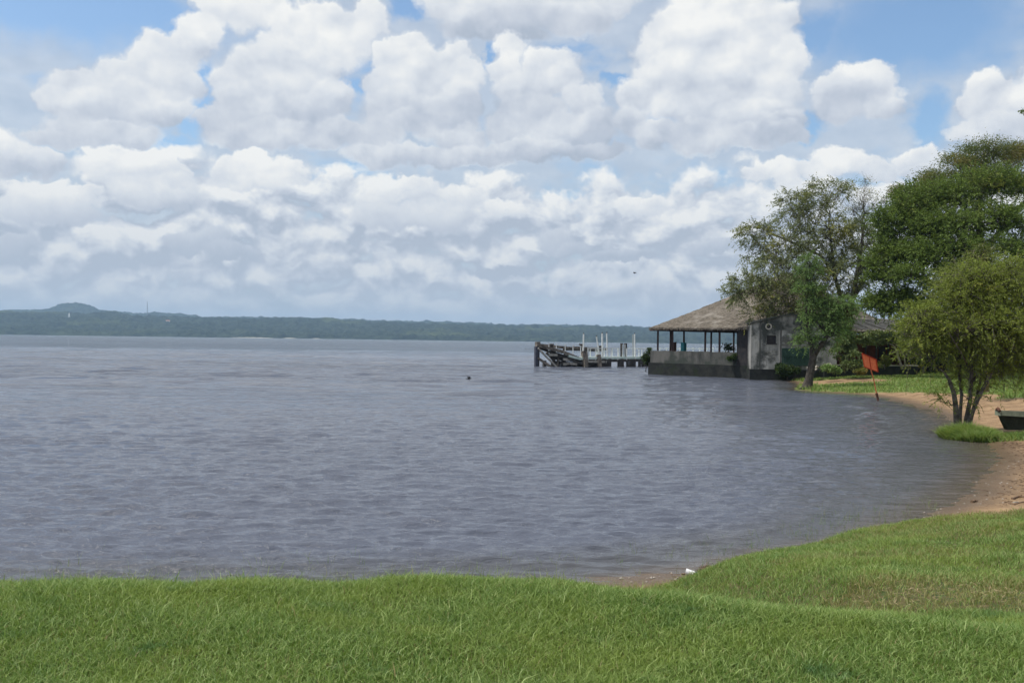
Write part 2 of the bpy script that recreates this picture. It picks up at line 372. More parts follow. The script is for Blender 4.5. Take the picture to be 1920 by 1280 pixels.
m_water, t = material("lake_water")
pos = geo_pos(t)
depth = attr(t, 'depth')
murk = t.mix(t.mr(depth, 0.0, 0.8), (.09, .072, .056), (.076, .078, .086))
murk = t.mix(t.mr(depth, 0.8, 3), murk, (.086, .096, .126))
t.put(t.bsdf.inputs['Base Color'], murk)
t.bsdf.inputs['Roughness'].default_value = 0.07; t.bsdf.inputs['IOR'].default_value = 1.33
t.bsdf.inputs['Specular IOR Level'].default_value = 0.5
w1 = t.noise(t.v('MULTIPLY', pos, (0.5, 1.5, 1)), 3.0, 5, 0.62)
w2 = t.noise(t.v('MULTIPLY', pos, (0.5, 1.2, 1)), 0.8, 3, 0.5)
patch = t.noise(t.v('MULTIPLY', pos, (0.4, 1.0, 1)), 0.03, 4, 0.55)
w3 = t.noise(t.v('MULTIPLY', pos, (0.35, 1.0, 1)), 0.30, 4, 0.6)
hgt = t.m('ADD', t.m('MULTIPLY', w1, 0.22), t.m('ADD', t.m('MULTIPLY', w2, 0.10), t.m('MULTIPLY', w3, 0.45)))
hgt = t.m('MULTIPLY', hgt, t.mr(patch, 0.35, 0.65, 0.6, 1.4))
hgt = t.m('MULTIPLY', hgt, t.m('MULTIPLY', t.mr(depth, 0.0, 2.2, 0.35, 1.0), t.m('MULTIPLY_ADD', attr(t, 'open'), 1.3, 1.0)))
bump(t, hgt, 1.0, 0.62)
water = meshobj("water", np.stack([WX, WYr, wz], -1), grid_faces(len(wtn), len(wy)), m_water, smooth=True, attrs={'depth': np.clip(-wd/(1+1.0*bayf), -1, 50), 'open': sst(WYr, 25, 110)})
tag(water, kind='structure')

# ---------------------------------------------------------------- hills on the far shore
RIDGE = np.array([(-700, 592), (-400, 588), (-100, 586), (0, 585), (60, 584), (92, 581), (108, 575), (125, 571), (140, 570), (152, 571), (168, 575), (187, 583), (205, 586), (240, 589), (268, 592),
 (285, 588), (305, 587), (330, 590), (355, 595), (400, 597), (480, 598), (560, 598), (620, 600), (700, 603), (800, 606), (900, 608), (950, 611), (1050, 612), (1215, 616), (1400, 618), (1700, 622), (2000, 624), (2700, 630)], float)
def ridge_h(tq):
    """height of the skyline, metres per metre of distance, along a bearing x/y"""
    pts = [ray(a, b) for a, b in RIDGE]
    return np.interp(tq, [q.x for q in pts], [q.z for q in pts])
ht = np.linspace(-0.95, 0.85, 1500)
hy = np.concatenate([[3820, 3880, 3900], np.linspace(3915, 5300, 90), np.linspace(5330, 7000, 24), np.linspace(7020, 7700, 40), np.linspace(7800, 9500, 6)])
HY, HT = np.meshgrid(hy, ht, indexing='ij')
HX = HT*HY
shelf = np.array([0.60+0.0*q for q in ht])[None, :]+0.10*fbm(HX*0.0008, HY*0.0008, 2, 4)
prof = shelf*sst(HY+120*fbm(HX*0.003, HX*0, 3, 6), 3895, 5300)+(1-shelf)*sst(HY, 6800, 7550)
R7 = ridge_h(HT)
mound = np.maximum(R7-np.interp(HT, [ray(60, 0).x, ray(205, 0).x, ray(268, 0).x, ray(360, 0).x], [ray(60, 584).z, ray(205, 586).z, ray(268, 592).z, ray(360, 595).z]), 0)*(HT < ray(360, 0).x)*(HT > ray(60, 0).x)
full = 7500*(R7-mound)*prof+7500*mound*sst(HY, 6800, 7500)
full = full*(1-0.15*sst(HY, 7600, 9500))+HC*0
canopy = 34*np.abs(fbm(HX*0.012, HY*0.012, 4, 12))+8*(rng.random(HX.shape)-0.5)+5
HZ = np.where(HY < 3895, -3, full+canopy*sst(HY, 3890, 3930))
m_hill, t = material("far_shore_woods")
pos = geo_pos(t)
c1 = t.noise(pos, 0.035, 5, 0.7); c2 = t.noise(t.v('MULTIPLY', pos, (1, 1, 0)), 0.0016, 4, 0.55)
hc_ = t.mix(t.mr(c1, 0.35, 0.65), (.005, .011, .011), (.042, .058, .040))
hc_ = t.mix(t.mr(c2, 0.55, 0.75), hc_, (.08, .10, .045))
t.put(t.bsdf.inputs['Base Color'], hc_); t.bsdf.inputs['Roughness'].default_value = 1; t.bsdf.inputs['Specular IOR Level'].default_value = 0
hills = meshobj("hills", np.stack([HX.ravel(), HY.ravel(), HZ.ravel()], -1), grid_faces(len(ht), len(hy)), m_hill)
tag(hills, kind='structure')
def hill_z(tq, yq):
    return float(7500*np.interp(tq, ht, R7[0])*0.60*sst(np.array([yq]), 3895, 5300)[0])
for (pa, pb) in ((432, 512), (530, 556), (585, 600)):
    q0, q1 = P(pa, 631, 3884), P(pb, 631, 3884); xs_ = np.linspace(q0.x, q1.x, 24)
    vs, fs_ = [], []
    for i_, x_ in enumerate(xs_):
        e_ = math.sin(math.pi*i_/23)*(0.7+0.3*math.sin(i_*1.7)); vs += [(x_, 3876, -1.5), (x_, 3880, 0.3+1.9*e_), (x_, 3893, 0.4+2.4*e_), (x_, 3897, -1.5)]
        if i_: fs_ += [[4*i_-4+k_, 4*i_-3+k_, 4*i_+1+k_, 4*i_+k_] for k_ in range(3)]
    m_bar = bpy.data.materials.get("pale_far_sand")
    if not m_bar:
        m_bar, t = material("pale_far_sand"); t.put(t.bsdf.inputs['Base Color'], t.mix(t.noise(geo_pos(t), 0.05, 4), (.34, .32, .25), (.55, .52, .44)))
    tag(meshobj("far_beach", vs, fs_, m_bar), kind='structure')
# ---------------------------------------------------------------- air
hb = bpy.data.meshes.new("haze"); bm = bmesh.new(); bmesh.ops.create_cube(bm, size=1)
for v_ in bm.verts:
    v_.co = Vector((v_.co.x*26000, -400+(v_.co.y+0.5)*13000, -3.4+(v_.co.z+0.5)*(310+3.4)))
bm.to_mesh(hb); bm.free()
haze = bpy.data.objects.new("haze", hb); COL.objects.link(haze); tag(haze, kind='stuff')
m_haze = bpy.data.materials.new("haze"); m_haze.use_nodes = True; t = NT(m_haze.node_tree); t.n.clear()
pv = t.node('ShaderNodeVolumePrincipled'); pv.inputs['Color'].default_value = (.50, .73, 1.0, 1); pv.inputs['Density'].default_value = 0.85e-4
pv.inputs['Anisotropy'].default_value = 0.1
ho = t.node('ShaderNodeOutputMaterial'); t.l.new(pv.outputs[0], ho.inputs['Volume']); hb.materials.append(m_haze)

# ---------------------------------------------------------------- mesh builder for hard things
class MB:
    def __init__(s): s.v = []; s.f = []
    def poly(s, pts, faces):
        o = len(s.v); s.v += [tuple(p) for p in pts]; s.f += [[i+o for i in f] for f in faces]; return s
    def box(s, c, size, M=None):
        c = Vector(c); hx, hy_, hz_ = (q/2 for q in size)
        pts = [Vector((sx*hx, sy*hy_, sz*hz_)) for sx in (-1, 1) for sy in (-1, 1) for sz in (-1, 1)]
        if M is not None: pts = [M @ q for q in pts]
        pts = [q+c for q in pts]
        return s.poly(pts, [[0, 1, 3, 2], [4, 6, 7, 5], [0, 4, 5, 1], [2, 3, 7, 6], [0, 2, 6, 4], [1, 5, 7, 3]])
    def beam(s, a, b, w, h=None, jitter=0.0, seed=0):
        """squared timber from a to b, slightly uneven"""
        a, b = Vector(a), Vector(b); h = h or w; d = (b-a); L = d.length; q = d.to_track_quat('Z', 'Y').to_matrix()
        rr = random.Random(seed); n = max(2, int(L/0.8)+1) if jitter else 2
        pts = []; fs = []
        for i in range(n):
            c = a+d*(i/(n-1)); ox, oy = (rr.uniform(-jitter, jitter), rr.uniform(-jitter, jitter)) if 0 < i < n-1 else (0, 0)
            k = 1+rr.uniform(-jitter, jitter)*2
            for sx, sy in ((-1, -1), (1, -1), (1, 1), (-1, 1)): pts.append(c+q @ Vector((sx*w/2*k+ox, sy*h/2*k+oy, 0)))
        for i in range(n-1):
            for j in range(4): fs.append([i*4+j, i*4+(j+1) % 4, i*4+4+(j+1) % 4, i*4+4+j])
        fs += [[3, 2, 1, 0], [(n-1)*4+j for j in range(4)]]
        return s.poly(pts, fs)
    def tube(s, path, radii, n=8, cap=True):
        path = [Vector(p) for p in path]; pts = []; fs = []
        if not hasattr(radii, '__len__'): radii = [radii]*len(path)
        ref = None
        for i, c in enumerate(path):
            d = (path[min(i+1, len(path)-1)]-path[max(i-1, 0)]).normalized()
            if ref is None: ref = d.orthogonal().normalized()
            ref = (ref-d*ref.dot(d)).normalized(); bi = d.cross(ref)
            for j in range(n):
                an = 2*math.pi*j/n; pts.append(c+(ref*math.cos(an)+bi*math.sin(an))*radii[i])
        for i in range(len(path)-1):
            for j in range(n): fs.append([i*n+j, i*n+(j+1) % n, (i+1)*n+(j+1) % n, (i+1)*n+j])
        if cap: fs += [list(range(n))[::-1], [(len(path)-1)*n+j for j in range(n)]]
        return s.poly(pts, fs)
    def prism(s, pts2, A, U, W, T):
        """outline pts2 (a,b) on the plane A+a*U+b*W, thickened along T"""
        A, U, W, T = Vector(A), Vector(U), Vector(W), Vector(T); n = len(pts2)
        f = [A+U*a+W*b for a, b in pts2]
        return s.poly(f+[q+T for q in f], [list(range(n)), [2*n-1-i for i in range(n)]]+[[i, i+n, (i+1) % n+n, (i+1) % n] for i in range(n)])
    def sheet(s, nu, nv, fn, thick=None):
        pts = [fn(i/(nu-1), j/(nv-1)) for j in range(nv) for i in range(nu)]
        return s.poly(pts, [[j*nu+i, j*nu+i+1, (j+1)*nu+i+1, (j+1)*nu+i] for j in range(nv-1) for i in range(nu-1)])
    def build(s, name, mat, parent=None, smooth=False, bevel=0.0):
        off = parent.location if (parent is not None) else Vector((0, 0, 0))
        if parent is not None and parent.parent is not None: off = off+parent.parent.location
        vv = [tuple(Vector(q)-off) for q in s.v] if parent is not None else s.v
        o = meshobj(name, vv, s.f, mat, parent, smooth)
        bm = bmesh.new(); bm.from_mesh(o.data); bmesh.ops.recalc_face_normals(bm, faces=bm.faces)
        if bevel: bmesh.ops.bevel(bm, geom=[e for e in bm.edges if len(e.link_faces) == 2 and e.calc_face_angle(0) > 0.6], offset=bevel, segments=1, affect='EDGES')
        bm.to_mesh(o.data); bm.free()
        return o

def stained(name, a, b, scale=3.0, rough=0.85, bmp=0.4, streak=False, c=None, cthr=(0.55, 0.7), spec=0.25):
    m, t = material(name); co = objco(t)
    q = t.v('MULTIPLY', co, (1, 1, 0.22)) if streak else co
    n = t.noise(q, scale, 6, 0.62); col = t.mix(t.mr(n, 0.32, 0.68), a, b)
    if c: col = t.mix(t.mr(t.noise(co, scale*0.45, 5, 0.6), *cthr), col, c)
    t.put(t.bsdf.inputs['Base Color'], col); t.bsdf.inputs['Roughness'].default_value = rough
    t.bsdf.inputs['Specular IOR Level'].default_value = spec
    if bmp: bump(t, t.noise(co, scale*4, 5, 0.65), bmp, 0.05)
    return m
M_wood = stained("weathered_timber", (.10, .085, .07), (.27, .235, .20), 2.6, streak=False, c=(.06, .05, .045))
M_wood_d = stained("wet_dark_timber", (.035, .033, .035), (.085, .078, .07), 3.0)
M_wood_l = stained("pale_timber", (.25, .23, .20), (.42, .40, .36), 3.0)
M_white = stained("chipped_white_paint", (.62, .64, .62), (.78, .80, .78), 2.5, 0.6, 0.15, c=(.38, .36, .32), cthr=(0.62, 0.7))
M_mint = stained("pale_green_deck_paint", (.50, .60, .54), (.64, .74, .68), 1.5, 0.7, 0.2, c=(.35, .38, .33), cthr=(0.6, 0.75))
M_conc = stained("stained_concrete", (.045, .048, .046), (.14, .135, .125), 0.9, streak=True, c=(.05, .058, .05), cthr=(0.48, 0.62))
M_base = stained("wet_mossy_foundation", (.012, .014, .015), (.032, .034, .031), 1.2, c=(.018, .026, .013))
M_post = stained("dark_painted_posts", (.045, .030, .032), (.085, .055, .050), 2.0, bmp=0.1)
M_darkwall = stained("shade_dark_wall", (.022, .022, .026), (.05, .045, .045), 1.5)  # shade of walls, openings and interiors put into this dark colour
M_brick = stained("red_brown_wall", (.085, .026, .016), (.14, .042, .024), 1.4, c=(.05, .022, .018))  # darkened to carry the tree shade over the house
M_teal = stained("teal_paint", (.03, .17, .20), (.05, .24, .27), 2.0, 0.5, 0.1)
M_brown = stained("brown_paint", (.12, .05, .035), (.17, .08, .055), 2.0, 0.6, 0.1)
M_green = stained("faded_green_boards", (.018, .045, .034), (.035, .075, .055), 1.2, 0.7, 0.2, streak=True, c=(.13, .15, .13), cthr=(0.50, 0.62))
M_orange = stained("orange_sign_paint", (.64, .13, .045), (.76, .19, .07), 6.0, 0.5, 0.1)
M_rust = stained("rusty_iron", (.07, .035, .025), (.15, .07, .04), 6.0)
M_hull = stained("black_hull", (.012, .014, .010), (.03, .032, .024), 3.0, 0.7)  # one near-black tone for the whole hull
M_gunwale = stained("grey_green_gunwale", (.15, .17, .12), (.25, .27, .20), 4.0, 0.7)
M_black = stained("black_plumage", (.008, .008, .010), (.02, .02, .024), 9.0, 0.6, 0)
M_slab = stained("pale_concrete_edge", (.36, .33, .28), (.52, .48, .42), 2.0)
# thatch: straw laid down the slope, with mossy dark courses
m_th, t = material("old_thatch"); co = objco(t)
n = t.noise(t.v('MULTIPLY', co, (1.0, 1.0, 2.8)), 3.0, 7, 0.7); n2 = t.noise(co, 0.55, 5, 0.6)
col = t.mix(t.mr(n, 0.32, 0.68), (.080, .070, .058), (.210, .182, .150)); col = t.mix(t.mr(n2, 0.5, 0.68), col, (.255, .23, .20))
t.put(t.bsdf.inputs['Base Color'], col); t.bsdf.inputs['Roughness'].default_value = 0.95; t.bsdf.inputs['Specular IOR Level'].default_value = 0.1
bump(t, n, 1.0, 0.16); M_thatch = m_th

# ---------------------------------------------------------------- pavilion on the lake
A = Vector((14.9, 104.0, 0)); U = Vector((.683, -.731, 0)).normalized(); B_ = Vector((.731, .683, 0)).normalized(); UP = Vector((0, 0, 1))
pav = empty("lakeside_pavilion", A)
tag(pav, "open sided pavilion with a broad thatched hip roof on a dark base in the lake", "pavilion")
mb = MB(); mb.prism([(-0.15, -1.6), (12.3, -1.6), (12.3, 1.30), (-0.15, 1.30)], A, U, UP, B_*29); mb.build("foundation", M_base, pav)
mb = MB()
def wallpts(L, z0, z1, seed):
    rr = random.Random(seed); n = 26; return [(0, z0), (L, z0)]+[(L-L*i/n, z1+rr.uniform(-.03, .03)) for i in range(n+1)]
mb.prism(wallpts(12.0, 1.303, 2.60, 1), A+B_*0.05+U*0.1, U, UP, B_*0.28); mb.build("parapet", M_conc, pav)
mb = MB(); mb.prism(wallpts(28.0, 1.303, 1.75, 2), A+U*0.1+B_*0.35, B_, UP, U*0.28); mb.build("side_kerb", M_conc, pav)
for tt in (1.0, 2.95, 7.15, 8.9):
    b = A+U*tt+B_*0.17; MB().beam(b+UP*2.603, b+UP*4.86, 0.18).build("column", M_post, pav)
for ss in (2.87, 5.28, 10.45, 15.0, 20.0, 25.0):
    b = A+U*0.62+B_*ss; MB().beam(b+UP*1.76, b+UP*4.86, 0.18).build("column", M_post, pav)
mb = MB()
mb.prism([(-.1, 4.72), (12.2, 4.72), (12.2, 4.88), (-.1, 4.88)], A+B_*0.1, U, UP, B_*0.14)
mb.prism([(0.3, 4.72), (28, 4.72), (28, 4.88), (0.3, 4.88)], A+U*0.55, B_, UP, U*0.14); mb.build("eave_beam", M_post, pav)
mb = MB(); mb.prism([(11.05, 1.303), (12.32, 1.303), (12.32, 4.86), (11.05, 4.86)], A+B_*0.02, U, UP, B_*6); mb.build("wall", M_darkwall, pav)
# roof: four ragged thatched slopes with a real thickness
EA = A+U*0.35-B_*0.65; LU, LB = 13.8, 31.5; APEX = EA+U*7.4+B_*LB/2
rmb = MB(); rr = random.Random(4)
def slope(c0, c1, ridge0, ridge1):
    n, mrow = 110, 44
    def fn(a, b):
        e = c0.lerp(c1, a); r = ridge0.lerp(ridge1, a); q = e.lerp(r, b)
        lump = 0.11*(vnoise(np.array([q.x*1.3+q.y*.7]), np.array([q.y*1.1+b*30]), 3)[0]-0.5)*(1-b)+0.035*rr.uniform(-1, 1)*(1-b)
        sag = -0.55*math.sin(math.pi*min(b*1.0, 1))*0.35
        edge = -0.07*rr.random() if b == 0 else 0
        return q+UP*(lump+sag+edge)
    rmb.sheet(n, mrow, fn)
zE, zR = 5.02, 11.5
r0 = APEX-B_*1.2; r1 = APEX+B_*1.2
def z_(v, z): return Vector((v.x, v.y, z))
c = [z_(EA, zE), z_(EA+U*LU, zE), z_(EA+U*LU+B_*LB, zE), z_(EA+B_*LB, zE)]
R0, R1 = z_(r0, zR), z_(r1, zR)
slope(c[0], c[1], R0, R0+U*0.01); slope(c[1], c[2], R0, R1); slope(c[2], c[3], R1, R1+U*0.01); slope(c[3], c[0], R1, R0)
# underside and the cut edge of the thatch
lo = [q-UP*0.16+(APEX-z_(q, 0)).normalized()*0.12 for q in c]
rmb.poly(c+lo, [[0, 1, 5, 4], [1, 2, 6, 5], [2, 3, 7, 6], [3, 0, 4, 7]])
rmb.poly(lo+[R0-UP*0.3, R1-UP*0.3], [[1, 0, 4], [2, 1, 4, 5], [3, 2, 5], [0, 3, 5, 4]])
rmb.build("roof", M_thatch, pav)
# ragged straw fringe along the eaves
fr = MB(); rr = random.Random(9)
for (q0, q1, nn) in ((c[0], c[1], 420), (c[3], c[0], 500)):
    out = (z_(q0.lerp(q1, .5), 0)-z_(APEX, 0)).normalized()
    for i in range(nn):
        q = q0.lerp(q1, rr.random()); dd = (q1-q0).normalized()*rr.uniform(.03, .09); L = rr.uniform(.05, .22)
        q = q-UP*rr.uniform(0.0, .12)
        fr.poly([q, q+dd, q+dd*0.6+out*L*.35-UP*L], [[0, 1, 2]])
fr.build("straw_fringe", M_thatch, pav)
def pillar_stub(name, s, tt, w, h, mat, label):  # painted pillars, modelled as boxes with a door and legs
    o = empty(name, A+U*tt+B_*s+UP*1.303); tag(o, label, "pillar_stub")
    b = A+U*tt+B_*s
    mb = MB(); mb.prism([(0, 1.38), (w, 1.38), (w, h), (0, h)], b, U, UP, B_*0.5); mb.build("body", mat, o, bevel=0.02)
    mb = MB(); mb.prism([(.05, 1.45), (w-.05, 1.45), (w-.05, h-.06), (.05, h-.06)], b-B_*0.015, U, UP, B_*0.014); mb.build("door", mat, o)
    mb = MB()
    for q in (0.03, w-.09):
        mb.prism([(q, 1.304), (q+.06, 1.304), (q+.06, 1.38), (q, 1.38)], b+B_*.05, U, UP, B_*.4)
    mb.build("leg", M_rust, o)
pillar_stub("pillar", 0.8, 2.35, 0.30, 3.55, M_brown, "narrow brown locker between two front posts at the left end of the pavilion")
pillar_stub("pillar", 0.8, 3.55, 0.42, 3.52, M_teal, "teal locker standing behind the pavilion parapet beside the brown one")

# ---------------------------------------------------------------- grey hut beside the pavilion
H0 = Vector((23.05, 92.5, 0)); H1 = Vector((31.0, 91.6, 0)); HU = (H1-H0).normalized(); HL = (H1-H0).length; HN = Vector((-HU.y, HU.x, 0))
def hp(px, py, out=0.0):
    """(a, z) on the front wall of the hut"""
    d = ray(px, py); nn = HN; s = (H0-HN*out).dot(nn)/Vector((d.x, d.y, 0)).dot(nn)
    q = d*s; return (Vector((q.x, q.y, 0))-H0).dot(HU), q.z+HC
hut = empty("concrete_hut", H0); tag(hut, "weathered grey concrete hut with a round vent and green boards beside the thatched pavilion", "hut")
topl = [(0.0, 5.42), (1.2, 5.75), (2.4, 6.05), (3.4, 6.26), (4.1, 6.24), (5.2, 6.06), (6.5, 5.85), (HL, 5.65)]
a0, zz0 = hp(1432, 635); a1, zz1 = hp(1460, 690)
win = [hp(1438, 629), hp(1455, 644)]
wa, wb = win[0][0], win[1][0]; wt_, wb_ = win[0][1], win[1][1]
mb = MB()   # front wall in strips round the window opening
def strip(x0, x1, z0, z1top):
    xs = [x0]+[a for a, _ in topl if x0 < a < x1]+[x1]
    if z1top is None:
        pts = [(x0, z0), (x1, z0)]+[(q, float(np.interp(q, [a for a, _ in topl], [z for _, z in topl]))) for q in reversed(xs)]
    else: pts = [(x0, z0), (x1, z0), (x1, z1top), (x0, z1top)]
    mb.prism(pts, H0, HU, UP, HN*0.25)
strip(0, wa, 1.05, None); strip(wa, wb, 1.05, wb_); strip(wa, wb, wt_, None); strip(wb, HL, 1.05, None)
mb.prism([(0, -1), (.25, -1), (.25, 5.3), (0, 5.3)], H0+HN*.25, HU, UP, HN*7); mb.prism([(HL-.25, 1.05), (HL, 1.05), (HL, 5.3), (HL-.25, 5.3)], H0+HN*.25, HU, UP, HN*7)
M_hut = stained("grimy_hut_plaster", (.17, .17, .16), (.44, .43, .40), 1.1, streak=True, c=(.06, .065, .06), cthr=(0.46, 0.60))
wall = mb.build("wall", M_hut, hut)
mb = MB(); mb.prism([(-.1, -1), (HL+.1, -1), (HL+.1, 1.048), (-.1, 1.048)], H0-HN*.1, HU, UP, HN*7.3); mb.build("foundation", M_base, hut)
mb = MB(); ro = [(a-.05 if a == 0 else a, z+0.004) for a, z in topl]; ro = ro+[(a, z+.13) for a, z in reversed(ro)]
mb.prism(ro, H0-HN*.25, HU, UP, HN*7.8); mb.build("roof", M_conc, hut)
ca, cz = hp(1441, 612); w = MB(); nn = 20
ring = []
for rad_, off in ((.31, -.004), (.31, -.09), (.19, -.09), (.19, -.004)):
    ring.append([H0+HU*(ca+rad_*math.cos(6.2832*i/nn))+UP*(cz+rad_*math.sin(6.2832*i/nn))+HN*off for i in range(nn)])
pts = sum(ring, []); fs = [[k*nn+i, k*nn+(i+1) % nn, (k+1)*nn+(i+1) % nn, (k+1)*nn+i] for k in range(3) for i in range(nn)]
v = w.poly(pts, fs).build("vent", M_slab, hut)
MB().poly([H0+HU*(ca+.19*math.cos(6.2832*i/nn))+UP*(cz+.19*math.sin(6.2832*i/nn))-HN*.012 for i in range(nn)], [list(range(nn))]).build("vent_opening", M_darkwall, v)  # dark disc laid on the wall for the shade inside the hole
v = MB().prism([(wa-.08, wb_-.08), (wb+.08, wb_-.08), (wb+.08, wb_), (wa-.08, wb_)], H0-HN*.06, HU, UP, HN*.1).build("window", M_darkwall, hut)
MB().prism([(wa, wb_), (wb, wb_), (wb, wt_), (wa, wt_)], H0+HN*.14, HU, UP, HN*.05).build("pane", M_darkwall, v)
mb = MB()
for q in (1425, 1464): 
    aa = hp(q, 650)[0]; mb.prism([(aa-.06, 1.05), (aa+.06, 1.05), (aa+.06, 5.6), (aa-.06, 5.6)], H0-HN*.035, HU, UP, HN*.034)
mb.build("pilaster", M_conc, hut)
mb = MB(); ga, gz = hp(1466, 653); gb, gz1 = hp(1516, 686); k = ga
while k < gb-.1:
    mb.prism([(k, gz1+random.Random(k).uniform(-.05, .05)), (k+.145, gz1), (k+.145, gz), (k, gz+random.Random(k+1).uniform(-.03, .03))], H0-HN*.11, HU, UP, HN*.05); k += .16
mb.prism([(ga, gz-.75), (gb, gz-.75), (gb, gz+.03), (ga, gz+.03)], H0-HN*.14, HU, UP, HN*.028)
mb.build("shutter", M_green, hut)
# whitewashed arch patch is a low relief niche
mb = MB(); pa, pz = hp(1479, 646); n = 12
mb.prism([(pa-.65, pz-.1), (pa+.65, pz-.1)]+[(pa+.65*math.cos(math.pi*i/n), pz+.7+.35*math.sin(math.pi*i/n)) for i in range(n+1)], H0-HN*.03, HU, UP, HN*.028)
mb.build("arched_panel", stained("flaking_whitewash", (.22, .22, .21), (.42, .42, .40), 1.6, c=(.12, .12, .11), cthr=(0.45, 0.6)), hut)

# ---------------------------------------------------------------- houses under the trees
def house(name, px0, px1, d0, d1, z0, z1, depth, matw, label, cat, roofz, rooflip, parts=()):
    a, b = P(px0, 650, d0), P(px1, 650, d1); a.z = b.z = 0; u = (b-a).normalized(); nn = Vector((-u.y, u.x, 0)); L = (b-a).length
    o = empty(name, a); tag(o, label, cat)
    return o, a, u, nn, L
o, a, u, nn, L = house("brick_house", 1598, 1706, 97, 99.5, 0, 0, 0, None, "low red brown walled house in deep shade behind the orange sign", "house", 0, 0)
mb = MB(); mb.prism([(0, .7), (L, .7), (L, 4.5), (0, 4.5)], a, u, UP, nn*6); mb.build("wall", M_brick, o)
mb = MB()
for q in (1.55, 2.9, 4.4): mb.prism([(q, .8), (q+.16, .8), (q+.16, 4.45), (q, 4.45)], a-nn*.09, u, UP, nn*.087)
mb.build("pilaster", M_conc, o)
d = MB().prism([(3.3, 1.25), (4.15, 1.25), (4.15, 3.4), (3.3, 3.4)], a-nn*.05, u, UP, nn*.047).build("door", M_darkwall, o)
M_shingle = stained("grey_board_roof", (.20, .175, .14), (.38, .34, .28), 1.6, streak=False, c=(.12, .10, .08), cthr=(.5, .65))
def roof_sheet(o, a, u, nn, x0, x1, zf, zb, f0, b0, name="roof"):
    mb = MB(); k = x0; rr = random.Random(int(x0*10)+3)
    while k < x1:
        wdt = rr.uniform(.45, .7); dz = rr.uniform(-.04, .04); dx = rr.uniform(-.2, .1)
        e = min(k+wdt, x1)
        p0 = a+u*k+nn*(f0+dx)+UP*(zf+dz); p1 = a+u*e+nn*(f0+dx)+UP*(zf+dz)
        p2 = a+u*e+nn*b0+UP*(zb+dz); p3 = a+u*k+nn*b0+UP*(zb+dz)
        mb.poly([p0, p1, p2, p3]+[q+UP*.06 for q in (p0, p1, p2, p3)], [[3, 2, 1, 0], [4, 5, 6, 7], [0, 1, 5, 4], [1, 2, 6, 5], [2, 3, 7, 6], [3, 0, 4, 7]])
        k += wdt+.004
    return mb.build(name, M_shingle, o)
roof_sheet(o, a, u, nn, -1.0, L*0.60, 4.85, 6.15, -2.2, 3.0)
roof_sheet(o, a, u, nn, L*0.42, L+.8, 4.4, 6.3, -2.8, 3.2)
o, a, u, nn, L = house("open_shed", 1700, 1990, 97, 92, 0, 0, 0, None, "long dark open fronted shed under the big green tree, right of the red brown house", "shed", 0, 0)
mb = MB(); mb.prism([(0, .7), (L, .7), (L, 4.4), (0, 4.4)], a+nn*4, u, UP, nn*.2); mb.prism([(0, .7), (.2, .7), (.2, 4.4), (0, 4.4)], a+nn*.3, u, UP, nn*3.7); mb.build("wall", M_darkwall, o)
for q in (1733, 1780, 1840, 1900, 1960):
    pz_ = P(q, 650, 95); k = (Vector((pz_.x, pz_.y, 0))-a).dot(u); b = a+u*k; MB().beam(b+UP*.8, b+UP*4.55, .2).build("post", M_conc, o)
roof_sheet(o, a, u, nn, -.3, L, 4.6, 5.6, -.8, 4.6)

# low concrete edging of the terrace in front of the houses
k0, k1 = P(1546, 685, 90), P(1722, 689, 91); k0.z = k1.z = 0
lw = empty("low_wall", k0); tag(lw, "low wall with a pale concrete top edge along the terrace before the shaded houses", "wall")
u = (k1-k0).normalized(); nn = Vector((-u.y, u.x, 0)); L = (k1-k0).length; rr = random.Random(2)
z0k = HC-(685-648.0)/1800*90
MB().prism([(0, .2), (L, .2), (L, z0k-.11), (0, z0k-.09)], k0, u, UP, nn*.22).build("wall", M_base, lw)
MB().prism([(-.03, z0k-.088), (L, z0k-.108)]+[(L*(1-i/14), z0k-.02*i/14+rr.uniform(-.02, .02)) for i in range(15)], k0-nn*.03, u, UP, nn*.28).build("coping", M_slab, lw)
bp = P(1536, 683, 88); o = empty("rubble_pile", (bp.x, bp.y, 1.0)); tag(o, "broken pale concrete slabs heaped between the leaning tree and the low wall", "rubble")
rr = random.Random(5)
for i in range(7):
    e = Euler((rr.uniform(-.3, .3), rr.uniform(-.3, .3), rr.uniform(0, 3)))
    MB().box((bp.x+rr.uniform(-.9, 1.2), bp.y+rr.uniform(-.4, .4), 1.35+rr.uniform(-.1, .3)), (rr.uniform(.5, 1.1), rr.uniform(.3, .6), .12), e.to_matrix()).build("slab", M_slab, o)

# ---------------------------------------------------------------- pier and its wrecked end
PL0 = Vector((2.8, 127, 0)); PU = Vector((16.2, 8, 0)).normalized(); PN = Vector((-PU.y, PU.x, 0))
def zp(zx, zy, back=0.0):
    """point of the pier: zx, zy read in an enlarged view of the photograph, back = metres behind the pier's front line"""
    px, py = 980+zx/7.385, 600+zy/7.385
    d = ray(px, py); s = (PL0+PN*back).dot(PN)/Vector((d.x, d.y, 0)).dot(PN)
    return Vector((d.x*s, d.y*s, d.z*s+HC))
pier = empty("pier", zp(1000, 650)); pier.location.z = 0
tag(pier, "narrow pier with a pale green deck and white railings leading out from the pavilion", "pier")
W = 1.7
def deckline(pts, th, wid=W):
    mb = MB()
    for (q0, q1) in zip(pts, pts[1:]):
        a_, b_ = zp(*q0), zp(*q1)
        mb.poly([a_, b_, b_+PN*wid, a_+PN*wid]+[q-UP*th for q in (a_, b_, b_+PN*wid, a_+PN*wid)],
                [[0, 1, 2, 3], [7, 6, 5, 4], [0, 4, 5, 1], [1, 5, 6, 2], [2, 6, 7, 3], [3, 7, 4, 0]])
    return mb
deckline([(640, 478), (800, 520), (880, 508), (1640, 505), (1990, 512), (2900, 520)], .32).build("deck", M_mint, pier)
